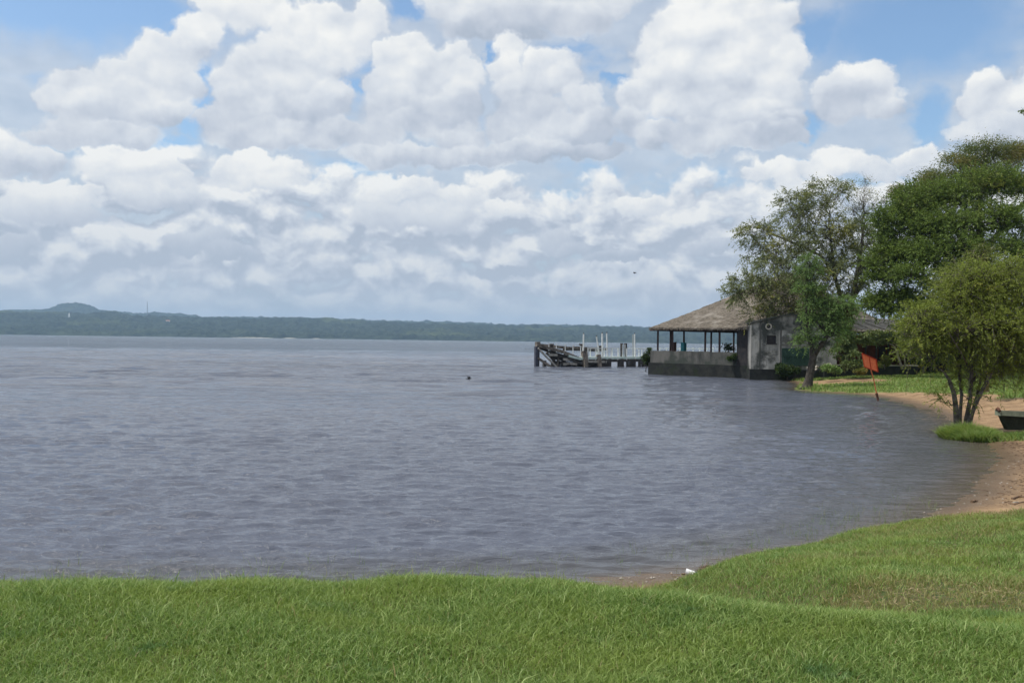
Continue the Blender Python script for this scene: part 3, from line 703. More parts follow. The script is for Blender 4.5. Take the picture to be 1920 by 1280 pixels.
deckline([(870, 548), (1640, 540), (1990, 545)], .35, W-.1).build("joist", M_wood_d, pier)
for (zx, w_) in ((1105, .8), (1190, .75), (1355, .85), (1450, .35), (1490, .3), (1535, .6), (1620, .4), (1665, .35), (1715, .4)):
    for bk in (0.15, W-.3):
        q = zp(zx, 560, bk); MB().beam(Vector((q.x, q.y, -1.5)), Vector((q.x, q.y, 1.15)), w_, .4, jitter=.03, seed=zx).build("pile", M_wood_d, pier)
MB().beam(zp(1440, 640, .1), zp(1560, 575, .1), .22).build("brace", M_wood_d, pier); MB().beam(zp(1610, 580, .1), zp(1740, 650, .1), .22).build("brace", M_wood_d, pier)
def railpost(zx, zy0, zy1, bk, r=.055, knob=True, par=pier):
    a_, b_ = zp(zx, zy1, bk), zp(zx, zy0, bk); mb = MB(); mb.tube([a_, b_], r, 6)
    if knob:
        for k in range(1): mb.box(b_+UP*.06, (.2, .2, .16))
    mb.build("rail_post", M_white, par, bevel=0)
for i, zx in enumerate((362, 467, 590, 697, 803)): railpost(zx, 335+i*9, 425+i*22, 0.1, .06)
railpost(832, 375, 520, W)
for zx in (905, 1010, 1110, 1225, 1318, 1440, 1560, 1690): railpost(zx, 392, 552, 0.02, .07, False)
for zx in (935, 1030, 1130, 1240, 1330, 1430, 1610, 1650, 1760): railpost(zx, 388, 505, W-.05, .065, False)
for k in range(12): railpost(1900+k*92, 395-k*0.2, 505, W-.05, .065, True)
mb = MB(); mb.beam(zp(905, 392, .02), zp(1240, 388, .02), .10); mb.beam(zp(1590, 398, .02), zp(1800, 398, .02), .10)
mb.beam(zp(900, 388, W-.05), zp(2950, 398, W-.05), .10); mb.beam(zp(1050, 432, .02), zp(1200, 432, .02), .06); mb.beam(zp(1560, 440, .02), zp(1790, 440, .02), .06)
mb.build("railing", M_white, pier)
# tall white poles
for (x0, y0, x1, y1, r, lab) in ((845, 192, 838, 520, .10, "straight white pole standing at the broken end of the pier, leftmost of the tall poles"),
     (1022, 228, 1075, 560, .10, "white pole leaning to the left against the pier rail"),
     (1102, 182, 1106, 570, .12, "upright white pole on the pier, left one of the close pair"),
     (1164, 180, 1175, 560, .10, "upright white pole on the pier, right one of the close pair"),
     (1550, 192, 1552, 520, .10, "white pole at the shore end of the pier with a grey rod beside it")):
    a_, b_ = zp(x0, y0, .3), zp(x1, y1, .3); o = empty("pole", Vector((b_.x, b_.y, b_.z))); tag(o, lab, "pole", "tall white poles on the pier")
    MB().tube([b_, a_], r, 10).build("shaft", M_white, o)
    MB().tube([a_, a_+UP*.16], [r*.9, r*.5], 8).build("cap", M_wood_d, o)
o = MB().beam(zp(1528, 520, .5), zp(1526, 200, .5), .10).build("rod", stained("dull_grey_metal", (.28, .30, .28), (.36, .38, .36))); tag(o, "thin grey rod standing against the pole at the shore end of the pier", "rod")
for (zx, w_, lab) in ((1372, .30, "dark timber bollard post on the pier, left of its pair"), (1424, .32, "dark timber bollard post on the pier, right of its pair")):
    o = empty("bollard_post", zp(zx, 500, .5)); tag(o, lab, "post", "dark bollard posts on the pier")
    MB().beam(zp(zx, 520, .5), zp(zx, 320, .5), w_, jitter=.03, seed=zx).build("post", M_wood_d, o)
    MB().box(zp(zx+(12 if zx < 1400 else -8), 420, .32), (.12, .05, 1.7)).build("white_stripe", M_white, o)
# the collapsed timber end
wr = empty("collapsed_jetty", (zp(400, 655).x, zp(400, 655).y, 0)); tag(wr, "collapsed heap of grey brown timbers at the lake end of the pier", "jetty")
def wb_(n, p0, p1, w, mat=M_wood, bk0=0.0, bk1=0.0, h=None):
    MB().beam(zp(p0[0], p0[1], bk0), zp(p1[0], p1[1], bk1), w, h, .025, seed=p0[0]).build(n, mat, wr)
for bk in (0, 1.6, 3.0):
    wb_("post", (185+bk*6, 700), (190+bk*6, 365), .42, M_wood_d if bk else stained("slate_grey_timber", (.045, .05, .07), (.09, .095, .12)), bk, bk)
wb_("post", (208, 380), (208, 300), .55, M_wood, .4, .4)
for (q, bk, w_) in ((300, 1.0, .4), (425, .6, .5), (490, 1.8, .4), (560, .5, .5), (640, 1.4, .42), (740, .4, .45), (800, 1.6, .4), (700, .9, .6), (860, 1.2, .7), (940, .8, .8), (1000, 1.6, .5)):
    wb_("post", (q, 700), (q+random.Random(q).uniform(-12, 12), 560 if q < 620 else 590), w_, M_wood_d, bk, bk)
wb_("stringer", (190, 352), (540, 430), .34, M_wood, .2, .2); wb_("stringer", (540, 430), (830, 545), .34, M_wood, .2, .2)
wb_("stringer", (200, 375), (760, 560), .32, M_wood_d, 2.0, 2.0); wb_("stringer", (380, 470), (1080, 600), .45, M_wood_d, .6, .6, .5)
wb_("stringer", (240, 345), (700, 392), .34, M_wood, 3.0, 3.0); wb_("stringer", (700, 382), (1160, 400), .36, M_wood, 3.0, 3.0)
wb_("stringer", (560, 405), (1100, 425), .28, M_wood_d, 2.6, 2.6)
wb_("brace", (212, 388), (475, 655), .22, M_wood_l, -.25, -.3); wb_("brace", (203, 520), (410, 660), .3, M_wood, -.1, -.2)
wb_("brace", (330, 450), (520, 655), .28, M_wood, 1.2, 1.0); wb_("brace", (1090, 560), (850, 650), .3, M_wood_d, .3, .2)
wb_("brace", (500, 480), (470, 650), .26, M_wood, .8, .8); wb_("brace", (600, 520), (900, 640), .3, M_wood_d, .1, .1)
wb_("cross_beam", (400, 520), (830, 560), .4, M_wood_d, .9, 1.1, .5); wb_("cross_beam", (520, 590), (1060, 625), .32, M_wood_d, .7, .5, .4); wb_("cross_beam", (430, 640), (1080, 645), .3, M_wood_d, .9, .9)
wb_("leaning_pile", (870, 650), (850, 430), .6, M_wood, -.1, .3); wb_("leaning_pile", (1062, 655), (1050, 480), .55, M_wood, -.2, .2)
for (x0, y0, x1, y1, bk) in ((360, 480, 480, 484, 0), (560, 540, 650, 548, 0), (650, 600, 750, 610, 0), (560, 610, 640, 600, .2), (860, 570, 1160, 578, -.1), (380, 380, 520, 440, 1.4), (240, 360, 380, 400, 1.5)):
    wb_("plank", (x0, y0), (x1, y1), .12, M_wood_l if y0 > 470 else M_wood, bk, bk, .3)
rr = random.Random(11)
for i in range(16):   # loose deck boards still hanging on
    x0 = 230+i*38; y0 = 352+i*12; wb_("board", (x0, y0+rr.uniform(-6, 8)), (x0+rr.uniform(10, 50), y0+rr.uniform(0, 30)), .08, M_wood, .1, 2.6, .32)
for (zx, zy, lab) in ((402, 352, "dark drum shaped bollard on the wrecked timbers, nearer the lake end"), (810, 352, "dark drum shaped bollard on the wrecked timbers, beside the first white pole"), (1075, 378, "small dark bollard between the leaning pole and the pair of white poles")):
    q = zp(zx, zy+22, 1.2); o = MB(); o.tube([q, q+UP*.28, q+UP*.3, q+UP*.46], [.22, .2, .36, .30], 10); o = o.build("bollard", M_wood_d); tag(o, lab, "bollard", "bollards on the pier")

# ---------------------------------------------------------------- orange sign on the beach
sb = G(1646, 750, 0.03); sgn = empty("orange_sign", sb); tag(sgn, "faded orange sign board on a leaning orange pole at the water's edge", "sign")
dS = sb.y
cs = [P(1616.3, 662.5, dS-.15), P(1642.6, 673.8, dS+.2), P(1645.8, 697.0, dS+.2), P(1620.5, 687.5, dS-.15)]
nrm = (cs[1]-cs[0]).cross(cs[3]-cs[0]).normalized()
if nrm.y < 0: nrm = -nrm
MB().poly(cs+[q+nrm*.03 for q in cs], [[0, 1, 2, 3], [7, 6, 5, 4], [0, 4, 5, 1], [1, 5, 6, 2], [2, 6, 7, 3], [3, 7, 4, 0]]).build("panel", M_orange, sgn)
M_or2 = stained("dark_orange_rim_and_shadow", (.38, .04, .015), (.5, .07, .02), 6.0)
fm = MB()
for i in range(4): fm.beam(cs[i]-nrm*.012, cs[(i+1) % 4]-nrm*.012, .05 if i != 3 else .04)
fm.beam(cs[0].lerp(cs[1], .5)-nrm*.02, cs[3].lerp(cs[2], .5)-nrm*.02, .035); fm.build("rim_and_pole_shadow", M_or2, sgn)  # centre strip puts the pole's shadow on the panel as dark colour
M_pole = stained("orange_pole_paint", (.45, .13, .05), (.62, .20, .08), 5.0)
MB().tube([P(1632, 690, dS+.03), P(1639, 715, dS+.02), P(1644, 740, dS)], .038, 8).build("pole", M_pole, sgn)
MB().tube([P(1643.4, 737, dS), P(1645.5, 745, dS), P(1646.5, 753, dS)], [.09, .07, .075], 8).build("base_stump", M_rust, sgn)

# ---------------------------------------------------------------- rowing boat drawn up on the sand
bd = 36.0; b0 = P(1888, 808, bd); zb = 0.42
boat = empty("rowing_boat", (b0.x, b0.y, zb)); tag(boat, "dark wooden rowing boat with a grey green gunwale on the sand at the right edge", "boat")
ax = Vector((.985, .17, 0)).normalized(); bx = Vector((-.17, .985, 0)).normalized()
bow = P(1873, 781, bd); L = 4.6
def sec(s):   # station along the boat: half beam top, half beam bottom, sheer z, keel z, x offset of top/bottom
    bt = 0.62*math.sin(min(1, .16+s*1.5)*math.pi/2)*(1-.25*max(0, s-.6)); bb = bt*.62
    return max(bt, .05), max(bb, .03), .98+.10*(1-s)**2-.03*s, zb-.02
hm, gm = MB(), MB(); ns = 14; O = []; rimo = []
for i in range(ns):
    s = i/(ns-1); bt, bb, zt, zk = sec(s)
    xt = s*L; xb = .30+s*(L-.35)
    base = Vector((bow.x, bow.y, 0))
    O.append([base+ax*xt-bx*bt+UP*zt, base+ax*(xb*.5+xt*.5)-bx*(bb*.6+bt*.4)+UP*(zt*.45+zk*.55), base+ax*xb-bx*bb+UP*zk, base+ax*xb+bx*bb+UP*zk, base+ax*(xb*.5+xt*.5)+bx*(bb*.6+bt*.4)+UP*(zt*.45+zk*.55), base+ax*xt+bx*bt+UP*zt])
off = Vector((0, 0, .03))
pts = sum(O, []); fs = [[i*6+j, i*6+j+1, (i+1)*6+j+1, (i+1)*6+j] for i in range(ns-1) for j in range(5)]+[[0, 1, 2, 3, 4, 5][::-1], [(ns-1)*6+j for j in range(6)]]
hm.poly(pts, fs); hm.build("hull", M_hull, boat)
for side in (0, 5):
    for i in range(ns-1):
        gm.beam(O[i][side]-UP*.055, O[i+1][side]-UP*.055, .07, .17)
gm.beam(O[0][0]-UP*.05, O[0][5]-UP*.05, .12, .2); gm.build("gunwale", M_gunwale, boat)
for s in (3, 6, 10): MB().beam(O[s][0]-UP*.16, O[s][5]-UP*.16, .22, .035).build("bench", M_wood, boat)
MB().tube([O[0][0]+UP*.02-ax*.08, (O[0][0]+O[0][5])/2+UP*.10-ax*.05, O[0][5]+UP*.02], [.05, .07, .05], 6).build("bow_rope", M_rust, boat)

# ---------------------------------------------------------------- far shore landmarks
def far(name, px, py_base, yd, h, label, cat):
    q = P(px, py_base, yd); o = empty(name, q); tag(o, label, cat); return o, q
M_fw = stained("limewashed_wall", (.74, .74, .70), (.8, .8, .76), .05, bmp=0)
M_fr = stained("clay_roof", (.30, .14, .09), (.38, .2, .13), .05, bmp=0)
o, q = far("church", 133, 599.5, 4900, 1, "tiny white church with a pointed spire on the far hillside below the rounded hill", "church")
MB().box(q+Vector((6, 0, 0)), (28, 30, 14)).build("nave", M_fw, o); MB().box(q+Vector((-2, -16, 8)), (7, 7, 26)).build("tower", M_fw, o)
s_ = q+Vector((-2, -16, 21.003)); MB().poly([s_+Vector(v) for v in ((-4, -4, 0), (4, -4, 0), (4, 4, 0), (-4, 4, 0), (0, 0, 17))], [[0, 1, 4], [1, 2, 4], [2, 3, 4], [3, 0, 4], [3, 2, 1, 0]]).build("spire", M_fw, o)
s_ = q+Vector((6, 0, 7.003)); MB().poly([s_+Vector(v) for v in ((-15, -16, 0), (15, -16, 0), (15, 16, 0), (-15, 16, 0), (-15, 0, 7), (15, 0, 7))], [[0, 1, 5, 4], [2, 3, 4, 5], [0, 4, 3], [1, 2, 5], [3, 2, 1, 0]]).build("roof", M_fr, o)
for (px, py, w, lab) in ((158, 600, 26, "pale house just right of the far church"), (260, 603.5, 24, "small white house on the far hillside below the mast"), (315, 603, 18, "pale house under the low second hill on the far shore"), (548, 619, 18, "pale house low on the far shore, well right of the other houses")):
    o, q = far("house", px, py, 4800, 1, lab, "house"); o['group'] = "houses on the far shore"
    MB().box(q+Vector((0, 0, 1)), (w, 14, 7)).build("wall", M_fw, o)
    s_ = q+Vector((0, 0, 4.503)); w2 = w/2+1; MB().poly([s_+Vector(v) for v in ((-w2, -8, 0), (w2, -8, 0), (w2, 8, 0), (-w2, 8, 0), (-w2, 0, 4), (w2, 0, 4))], [[0, 1, 5, 4], [2, 3, 4, 5], [0, 4, 3], [1, 2, 5], [3, 2, 1, 0]]).build("roof", M_fr, o)
q = P(276, 592, 6600); mast = MB()
for i in range(3):
    an = i*2.094; mast.tube([q+Vector((4*math.cos(an), 4*math.sin(an), -8)), q+Vector((1*math.cos(an), 1*math.sin(an), 98))], [.9, .5], 4)
for k in range(16):
    z0, r0_ = k*6, 4-3*k*6/98; mast.beam(q+Vector((r0_, 0, z0)), q+Vector((-r0_*.5, r0_*.86, z0+6)), .5); mast.beam(q+Vector((-r0_*.5, r0_*.86, z0)), q+Vector((-r0_*.5, -r0_*.86, z0+6)), .5)
o = mast.build("radio_mast", stained("grey_steel_lattice", (.2, .2, .2), (.26, .26, .26), 1, bmp=0)); tag(o, "thin radio mast on the far ridge between the rounded hill and second hill", "mast")
q = P(133, 571, 7500); o = MB().tube([q-UP*14, q+UP*10], 11, 10).build("water_tank", stained("grey_tank", (.16, .17, .17), (.22, .22, .22), 1, bmp=0)); tag(o, "small blocky water tank on the very top of the rounded far hill", "water tank")

# ---------------------------------------------------------------- birds
def bird(px, py, d, span, lab, heading=0.0, flap=.35):
    c0 = P(px, py, d); o = empty("bird", c0); tag(o, lab, "bird")
    q = Matrix.Rotation(heading, 3, 'Z'); f = q @ Vector((1, 0, 0)); s = q @ Vector((0, 1, 0)); L = span*.42
    mb = MB(); mb.tube([c0-f*L*.62, c0-f*L*.40, c0-f*L*.1, c0+f*L*.2, c0+f*L*.36+UP*L*.04, c0+f*L*.46+UP*L*.06, c0+f*L*.62+UP*L*.03], [L*.05, L*.07, L*.15, L*.14, L*.08, L*.09, L*.01], 8)
    for sg in (-1, 1):
        for (k0_, k1_) in ((0, 1), (1, 2)):
            st = [(0, .16, -.16, .02), (.55, .16, -.12, .03), (1, -.10, -.22, .005)]
            a_, b_ = st[k0_], st[k1_]
            def w(s_i, ch, th): return c0+s*sg*span/2*s_i+f*L*ch+UP*(span*flap*(s_i*1.2 if s_i < .6 else .66+.05*(s_i-.55))*.5+th*L)
            P8 = [w(a_[0], a_[1], a_[3]), w(a_[0], a_[2], a_[3]), w(b_[0], b_[2], b_[3]), w(b_[0], b_[1], b_[3]), w(a_[0], a_[1], -a_[3]), w(a_[0], a_[2], -a_[3]), w(b_[0], b_[2], -b_[3]), w(b_[0], b_[1], -b_[3])]
            mb.poly(P8, [[0, 1, 2, 3], [7, 6, 5, 4], [0, 4, 5, 1], [1, 5, 6, 2], [2, 6, 7, 3], [3, 7, 4, 0]])
    mb.poly([c0-f*L*.55+s*L*.04, c0-f*L*.55-s*L*.04, c0-f*L*.95-s*L*.16, c0-f*L*.95+s*L*.16, c0-f*L*.6+UP*L*.03], [[0, 1, 2, 3], [0, 1, 4], [1, 2, 4], [2, 3, 4], [3, 0, 4]])
    mb.build("body", M_black, o)
bird(879, 709.5, 84, 1.05, "black bird skimming low over the open water left of the pier", .35, .5)
bird(1190, 512, 160, 1.2, "tiny dark bird flying high in the sky above the pier", 2.6, .4)
for i, (px, py, lab) in enumerate(((985.5, 651, "dark waterbird on the lake, farthest from the pier end of three"), (993, 651.3, "dark waterbird on the lake, middle one of three left of the pier end"), (999, 650.8, "dark waterbird on the lake, nearest of three to the pier end"))):
    g_ = G(px, 654.5, 0); g_ = P(px, 653, min(g_.y, 430)); c0 = Vector((g_.x, g_.y, .1)); sc_ = 0.8
    o = MB(); o.tube([c0+Vector(v)*sc_ for v in ((-.34, 0, .12), (-.22, 0, .05), (0, 0, .03), (.16, 0, .06), (.22, 0, .2), (.24, 0, .33), (.30, 0, .37), (.42, 0, .35))], [r_*sc_ for r_ in (.02, .07, .11, .08, .04, .035, .05, .012)], 8)
    o = o.build("bird", M_black); tag(o, lab, "bird", "waterbirds beside the pier end")

# ---------------------------------------------------------------- litter by the near shore
cpos = G(1297, 1069, .10); cpos.z = hz(cpos.x, cpos.y)+.045
cup = empty("paper_cup", cpos); tag(cup, "white paper cup with a dark blue base lying on the small strip of sand", "cup")
cd = Vector((.93, -.25, -.20)).normalized(); a_ = cpos-cd*.09
ring = MB(); ring.tube([a_, a_+cd*.135], [.050, .038], 18, cap=False); ring.tube([a_+cd*.004, a_+cd*.133], [.046, .034], 18, cap=False); ring.build("wall", stained("white_card", (.78, .78, .80), (.82, .82, .84), 20, .5, 0), cup)
MB().tube([a_+cd*.1355, a_+cd*.172], [.0385, .0345], 18).build("base_band", stained("navy_print", (.02, .03, .12), (.03, .045, .16), 20, .5, 0), cup)
M_stick = stained("driftwood", (.12, .075, .045), (.26, .18, .12), 20)
M_pale = stained("bleached_driftwood", (.42, .38, .32), (.6, .56, .48), 20)
def stick(pts, r, mat, lab, name="driftwood"):
    path = []
    for (px, py) in pts:
        g_ = G(px, py, .1); g_ = G(px, py, hz(g_.x, g_.y)); path.append(Vector((g_.x, g_.y, hz(g_.x, g_.y)+r*.7)))
    rs = [r*(1.0-.35*i/(len(path)-1)) for i in range(len(path))]
    o = MB().tube(path, rs, 7).build(name, mat); tag(o, lab, "driftwood"); return o
stick([(1278, 1073.5), (1285, 1073), (1291, 1071), (1292, 1067)], .014, M_stick, "thin brown stick touching the white paper cup")
stick([(1296, 1080), (1308, 1079.5), (1320, 1080)], .016, M_pale, "bleached stick lying just below the paper cup")
stick([(1300, 1084), (1303, 1084.4)], .02, M_pale, "short bleached chip of wood at the grass edge below the cup")
stick([(1327, 1078), (1332, 1076.5), (1338, 1077)], .014, M_pale, "bleached twig right of the stick below the cup")
stick([(1898, 936), (1908, 933), (1921, 931)], .03, M_stick, "dark driftwood branch on the sand at the right edge")
stick([(1892, 944), (1902, 946), (1912, 944), (1925, 940)], .02, M_stick, "crooked brown stick on the sand below the driftwood branch")
stick([(1900, 942.5), (1910, 941)], .016, M_pale, "short pale stick on the sand at the right edge")
stick([(1822, 941), (1828, 939.5), (1832, 940)], .035, M_stick, "small dark lump of driftwood alone on the sand near the waterline")
# dry stalks caught around the cup, pebbles and shell bits along the waterline
rr = random.Random(21); st = MB()
for i in range(170):
    px, py = rr.gauss(1322, 7), rr.gauss(1068, 4)
    if i > 90: px, py = rr.uniform(1255, 1380), rr.uniform(1070, 1092)
    if i > 130: px, py = rr.uniform(1840, 1930), rr.uniform(925, 952)
    g_ = G(px, py, .1); g_ = G(px, py, hz(g_.x, g_.y)); q = Vector((g_.x, g_.y, hz(g_.x, g_.y)+.012+rr.random()*.03)); an = rr.uniform(0, 6.28); dd = Vector((math.cos(an), math.sin(an), rr.uniform(-.1, .3)))*rr.uniform(.03, .12)
    st.tube([q, q+dd], .004, 4, False)
for i in range(420):
    k = 11+rr.random()*5.5; j = int(k); f_ = k-j; x0, y0 = SHORE[j]; x1, y1 = SHORE[j+1]; nx, ny = (y1-y0), -(x1-x0); nl_ = math.hypot(nx, ny); off_ = (.9 if i % 3 else 2.6)+rr.gauss(0, .28)
    x_, y_ = x0+(x1-x0)*f_+nx/nl_*off_, y0+(y1-y0)*f_+ny/nl_*off_; z_g = hz(x_, y_)
    if z_g < .02: continue
    q = Vector((x_, y_, z_g+.01)); an = rr.uniform(0, 6.28); dd = Vector((math.cos(an), math.sin(an), rr.uniform(0, .15)))*rr.uniform(.05, .28); st.tube([q, q+dd*.5+Vector((0, 0, .01)), q+dd], [.010, .008, .004], 4, False)
o = st.build("washed_up_stalks", M_stick); tag(o, "dry stalks washed up around the cup and along the sand", "debris", kind='stuff')
pb = MB()
for i in range(190):
    k = rr.random(); seg = 6+k*7; j = int(seg); f = seg-j; x0, y0 = SHORE[j]; x1, y1 = SHORE[j+1]
    x_, y_ = x0+(x1-x0)*f+rr.gauss(.35, .5), y0+(y1-y0)*f-rr.random()*.6
    z_g = hz(x_, y_)
    if z_g < -.03: continue
    s_ = rr.uniform(.012, .038); c0 = Vector((x_, y_, z_g+s_*.3)); pts = [c0+Vector((rr.uniform(.6, 1)*s_*math.cos(a), rr.uniform(.6, 1)*s_*math.sin(a), 0)) for a in (0, 1.25, 2.5, 3.77, 5.0)]+[c0+UP*s_*.6]
    pb.poly(pts, [[0, 1, 5], [1, 2, 5], [2, 3, 5], [3, 4, 5], [4, 0, 5]])
o = pb.build("pebbles", stained("pale_pebbles", (.22, .17, .13), (.46, .42, .37), 40)); tag(o, "scattered pale pebbles and shell bits along the waterline", "pebbles", kind='stuff')

# ---------------------------------------------------------------- trees
def leaf_material(name, dark, light, accent, accent_thr=(0.6, 0.75), tscale=0.35, trans=0.35):
    m, t = material(name); pos = geo_pos(t); v = attr(t, 'v'); pf = attr(t, 'puff')
    f = t.m('ADD', t.m('MULTIPLY', v, 0.6), t.m('MULTIPLY', pf, 0.4))
    col = t.mix(f, dark, light)
    col = t.mix(t.mr(t.m('ADD', t.m('MULTIPLY', t.noise(pos, tscale, 3, 0.5), 0.8), t.m('MULTIPLY', pf, 0.2)), *accent_thr), col, accent)
    col = t.mix(attr(t, 'dead'), col, (.16, .055, .03))
    t.put(t.bsdf.inputs['Base Color'], col); t.bsdf.inputs['Roughness'].default_value = 0.6; t.bsdf.inputs['Specular IOR Level'].default_value = 0.2
    tr = t.node('ShaderNodeBsdfTranslucent'); t.put(tr.inputs[0], t.mix(0.5, col, (.16, .22, .03)))
    mx = t.node('ShaderNodeMixShader'); mx.inputs[0].default_value = trans
    t.l.new(t.bsdf.outputs[0], mx.inputs[1]); t.l.new(tr.outputs[0], mx.inputs[2]); t.l.new(mx.outputs[0], t.out.inputs[0])
    return m
def leaves(centres, dirs, length, width, rg, v, puff, dead, name, mat, parent, droop=0.0):
    """many separate leaf blades: a bent diamond of two faces each"""
    n = len(centres); a = dirs/np.linalg.norm(dirs, axis=1, keepdims=True)
    r = rg.normal(size=(n, 3)); r[:, 2] *= 0.7; b = np.cross(a, r); b /= np.linalg.norm(b, axis=1, keepdims=True)+1e-9
    L = (length*(0.6+0.8*rg.random(n)))[:, None]; W = (width*(0.7+0.6*rg.random(n)))[:, None]
    p0 = centres; mid = centres+a*L*0.5; tip = centres+a*L-np.array([0, 0, 1])*L*droop
    V = np.stack([p0, mid+b*W*0.5, tip, mid-b*W*0.5], 1).reshape(-1, 3)
    F = np.arange(n*4).reshape(n, 4)
    off = np.array(parent.location)
    return meshobj(name, V-off, F, mat, parent, attrs={'v': np.repeat(v, 4), 'puff': np.repeat(puff, 4), 'dead': np.repeat(dead, 4)})
def wander(a, b, n, amp, rg, lift=0.0):
    a, b = Vector(a), Vector(b); L = (b-a).length; out = []
    for i in range(n+1):
        f = i/n; q = a.lerp(b, f)+Vector(rg.normal(size=3))*amp*L*math.sin(math.pi*f)*0.6
        q.z += lift*L*math.sin(math.pi*f); out.append(q)
    out[0] = a; out[-1] = b; return out
def tree(name, label, cat, base, trunks, clumps, mats, seed, leaf=(0.2, 0.1), per=28, flat=0.55, twigs=True, droop=0.2, group=None, dead_at=None, bare=(), hang=0.0, spread=0.8, limb_r=0.12, jit=0.0, spray=None):
    """trunks: [(points, radii)]; clumps: [(px, py, depth, half width px, half height px, puffs)]"""
    rg = np.random.default_rng(seed); o = empty(name, base); tag(o, label, cat, group)
    mb = MB(); skel = []
    for pts, rad in trunks:
        mb.tube(pts, rad, 10)
        for i in range(len(pts)-1):
            for f in (0, .5): skel.append((Vector(pts[i]).lerp(Vector(pts[i+1]), f), rad[i]*(1-f)+rad[i+1]*f))
        skel.append((Vector(pts[-1]), rad[-1]))
    C, Dr, Vv, Pf, De = [], [], [], [], []
    nst = len(trunks[0][0])
    for ci, (px, py, dep, rx, ry, npf) in enumerate(clumps):
        if jit: px += rg.normal()*jit; py += rg.normal()*jit*.8; ry *= 0.8+0.5*rg.random()
        c = P(px, py, dep); RX, RZ = rx*dep/FPX, ry*dep/FPX; RY = (RX+RZ)*0.5
        # limb from the best skeleton point below
        best = min(skel, key=lambda s: (s[0]-c).length+2.0*max(0, s[0].z-c.z+RZ*.4))
        tgt = c-UP*RZ*0.35; path = wander(best[0], tgt, 6, 0.13, rg, 0.06)
        r0 = min(best[1]*0.75, limb_r*(0.6+RX*0.25)); rad = [r0*(1-0.72*i/6) for i in range(7)]; mb.tube(path, rad, 7)
        for i in range(2, 7): skel.append((path[i], rad[i]))
        isbare = ci in bare
        for k in range(npf):
            q = rg.normal(size=3); q /= np.linalg.norm(q); rr_ = (0.35+0.65*rg.random()**0.5)
            q[2] = abs(q[2])*1.0 if rg.random() < 0.62 else q[2]
            pc = c+Vector((q[0]*RX*rr_, q[1]*RY*rr_, q[2]*RZ*rr_))
            src = path[rg.integers(3, 7)]
            tw = wander(src, pc, 4, 0.16, rg, 0.08); tr_ = max(0.02, r0*0.22)
            mb.tube(tw, [tr_*(1-.18*i) for i in range(5)], 4, False)
            if twigs:
                for j in range(5 if isbare else 2):
                    e = pc+Vector(rg.normal(size=3))*RX*0.22; e.z += RX*.06
                    tws = wander(tw[rg.integers(2, 5)], e, 3, 0.2, rg); mb.tube(tws, [tr_*.5, tr_*.42, tr_*.32, tr_*.2], 3, False)
            nl = int(per*(0.6+0.8*rg.random())*(0.10 if isbare else 1))
            if nl < 1: continue
            if spray and not isbare:
                nb, sl, grav = spray; lf = max(4, nl//nb)
                out = (pc-c); out = np.array(out)/(np.linalg.norm(out)+1e-6)
                bd = rg.normal(size=(nb, 3))*0.75+out*0.9+np.array([0, 0, 0.35]); bd /= np.linalg.norm(bd, axis=1, keepdims=True)
                tt = rg.random((nb, lf))**0.8; LL = sl*(0.5+rg.random((nb, 1)))
                st = np.array(pc)+rg.normal(size=(nb, 3))*RX*0.10*spread
                pp = st[:, None, :]+bd[:, None, :]*(LL*tt)[:, :, None]; pp[:, :, 2] -= grav*LL*tt**2
                tg = np.repeat(bd[:, None, :], lf, 1).copy(); tg[:, :, 2] -= 2*grav*tt
                pp = (pp+rg.normal(size=pp.shape)*leaf[0]*0.22).reshape(-1, 3); tg = (tg+rg.normal(size=tg.shape)*0.55).reshape(-1, 3)
                C.append(pp); Dr.append(tg); Vv.append(rg.random(len(pp))); Pf.append(np.repeat(rg.random(nb)*.5+rg.random()*.5, lf)); dd = np.zeros(len(pp))
                if dead_at: dd = (np.linalg.norm(pp-np.array(P(*dead_at[0])), axis=1) < dead_at[1]*(0.6+.6*rg.random(len(pp)))).astype(float)
                De.append(dd)
                for b_ in range(0, nb, 3):
                    q0 = Vector(st[b_]); dv = Vector(bd[b_])*float(LL[b_, 0]); mb.tube([q0, q0+dv*.5-UP*grav*float(LL[b_, 0])*.25, q0+dv-UP*grav*float(LL[b_, 0])], [.008+.0001*dep, .005+.0001*dep, .003], 3, False)
                continue
            s = RX*0.24*spread*(0.7+0.6*rg.random())
            pts = rg.normal(size=(nl, 3))*np.array([s, s, s*flat])+np.array(pc)
            if hang:
                h = np.abs(rg.normal(size=nl))*hang; pts[:, 2] -= h
            dirs = rg.normal(size=(nl, 3))*np.array([1, 1, 0.5])+(pts-np.array(pc))*0.9/s
            dirs[:, 2] -= droop*2+(hang*3)
            C.append(pts); Dr.append(dirs); Vv.append(rg.random(nl)); Pf.append(np.full(nl, rg.random()))
            dd = np.zeros(nl)
            if dead_at:
                q_ = P(*dead_at[0]); dd = (np.linalg.norm(pts-np.array(q_), axis=1) < dead_at[1]*(0.6+.6*rg.random(nl))).astype(float)
            De.append(dd)
    mb.build("trunk", mats[1], o, smooth=True)
    leaves(np.concatenate(C), np.concatenate(Dr), leaf[0], leaf[1], rg, np.concatenate(Vv), np.concatenate(Pf), np.concatenate(De), "crown", mats[0], o, droop)
    return o
M_bark = stained("dark_bark", (.03, .026, .022), (.085, .072, .06), 5.0, bmp=.8)
M_bark_g = stained("grey_bark", (.06, .052, .045), (.17, .15, .13), 5.0, bmp=.8)
M_bark_p = stained("pale_bark", (.22, .18, .14), (.38, .33, .27), 5.0, bmp=.4)
L_grey = leaf_material("greyish_feathery_leaves", (.10, .125, .05), (.30, .33, .15), (.30, .29, .06), (0.50, 0.62), 0.22)
L_deep = leaf_material("deep_green_leaves", (.055, .10, .022), (.22, .30, .065), (.27, .29, .065), (0.60, 0.74), 0.2)
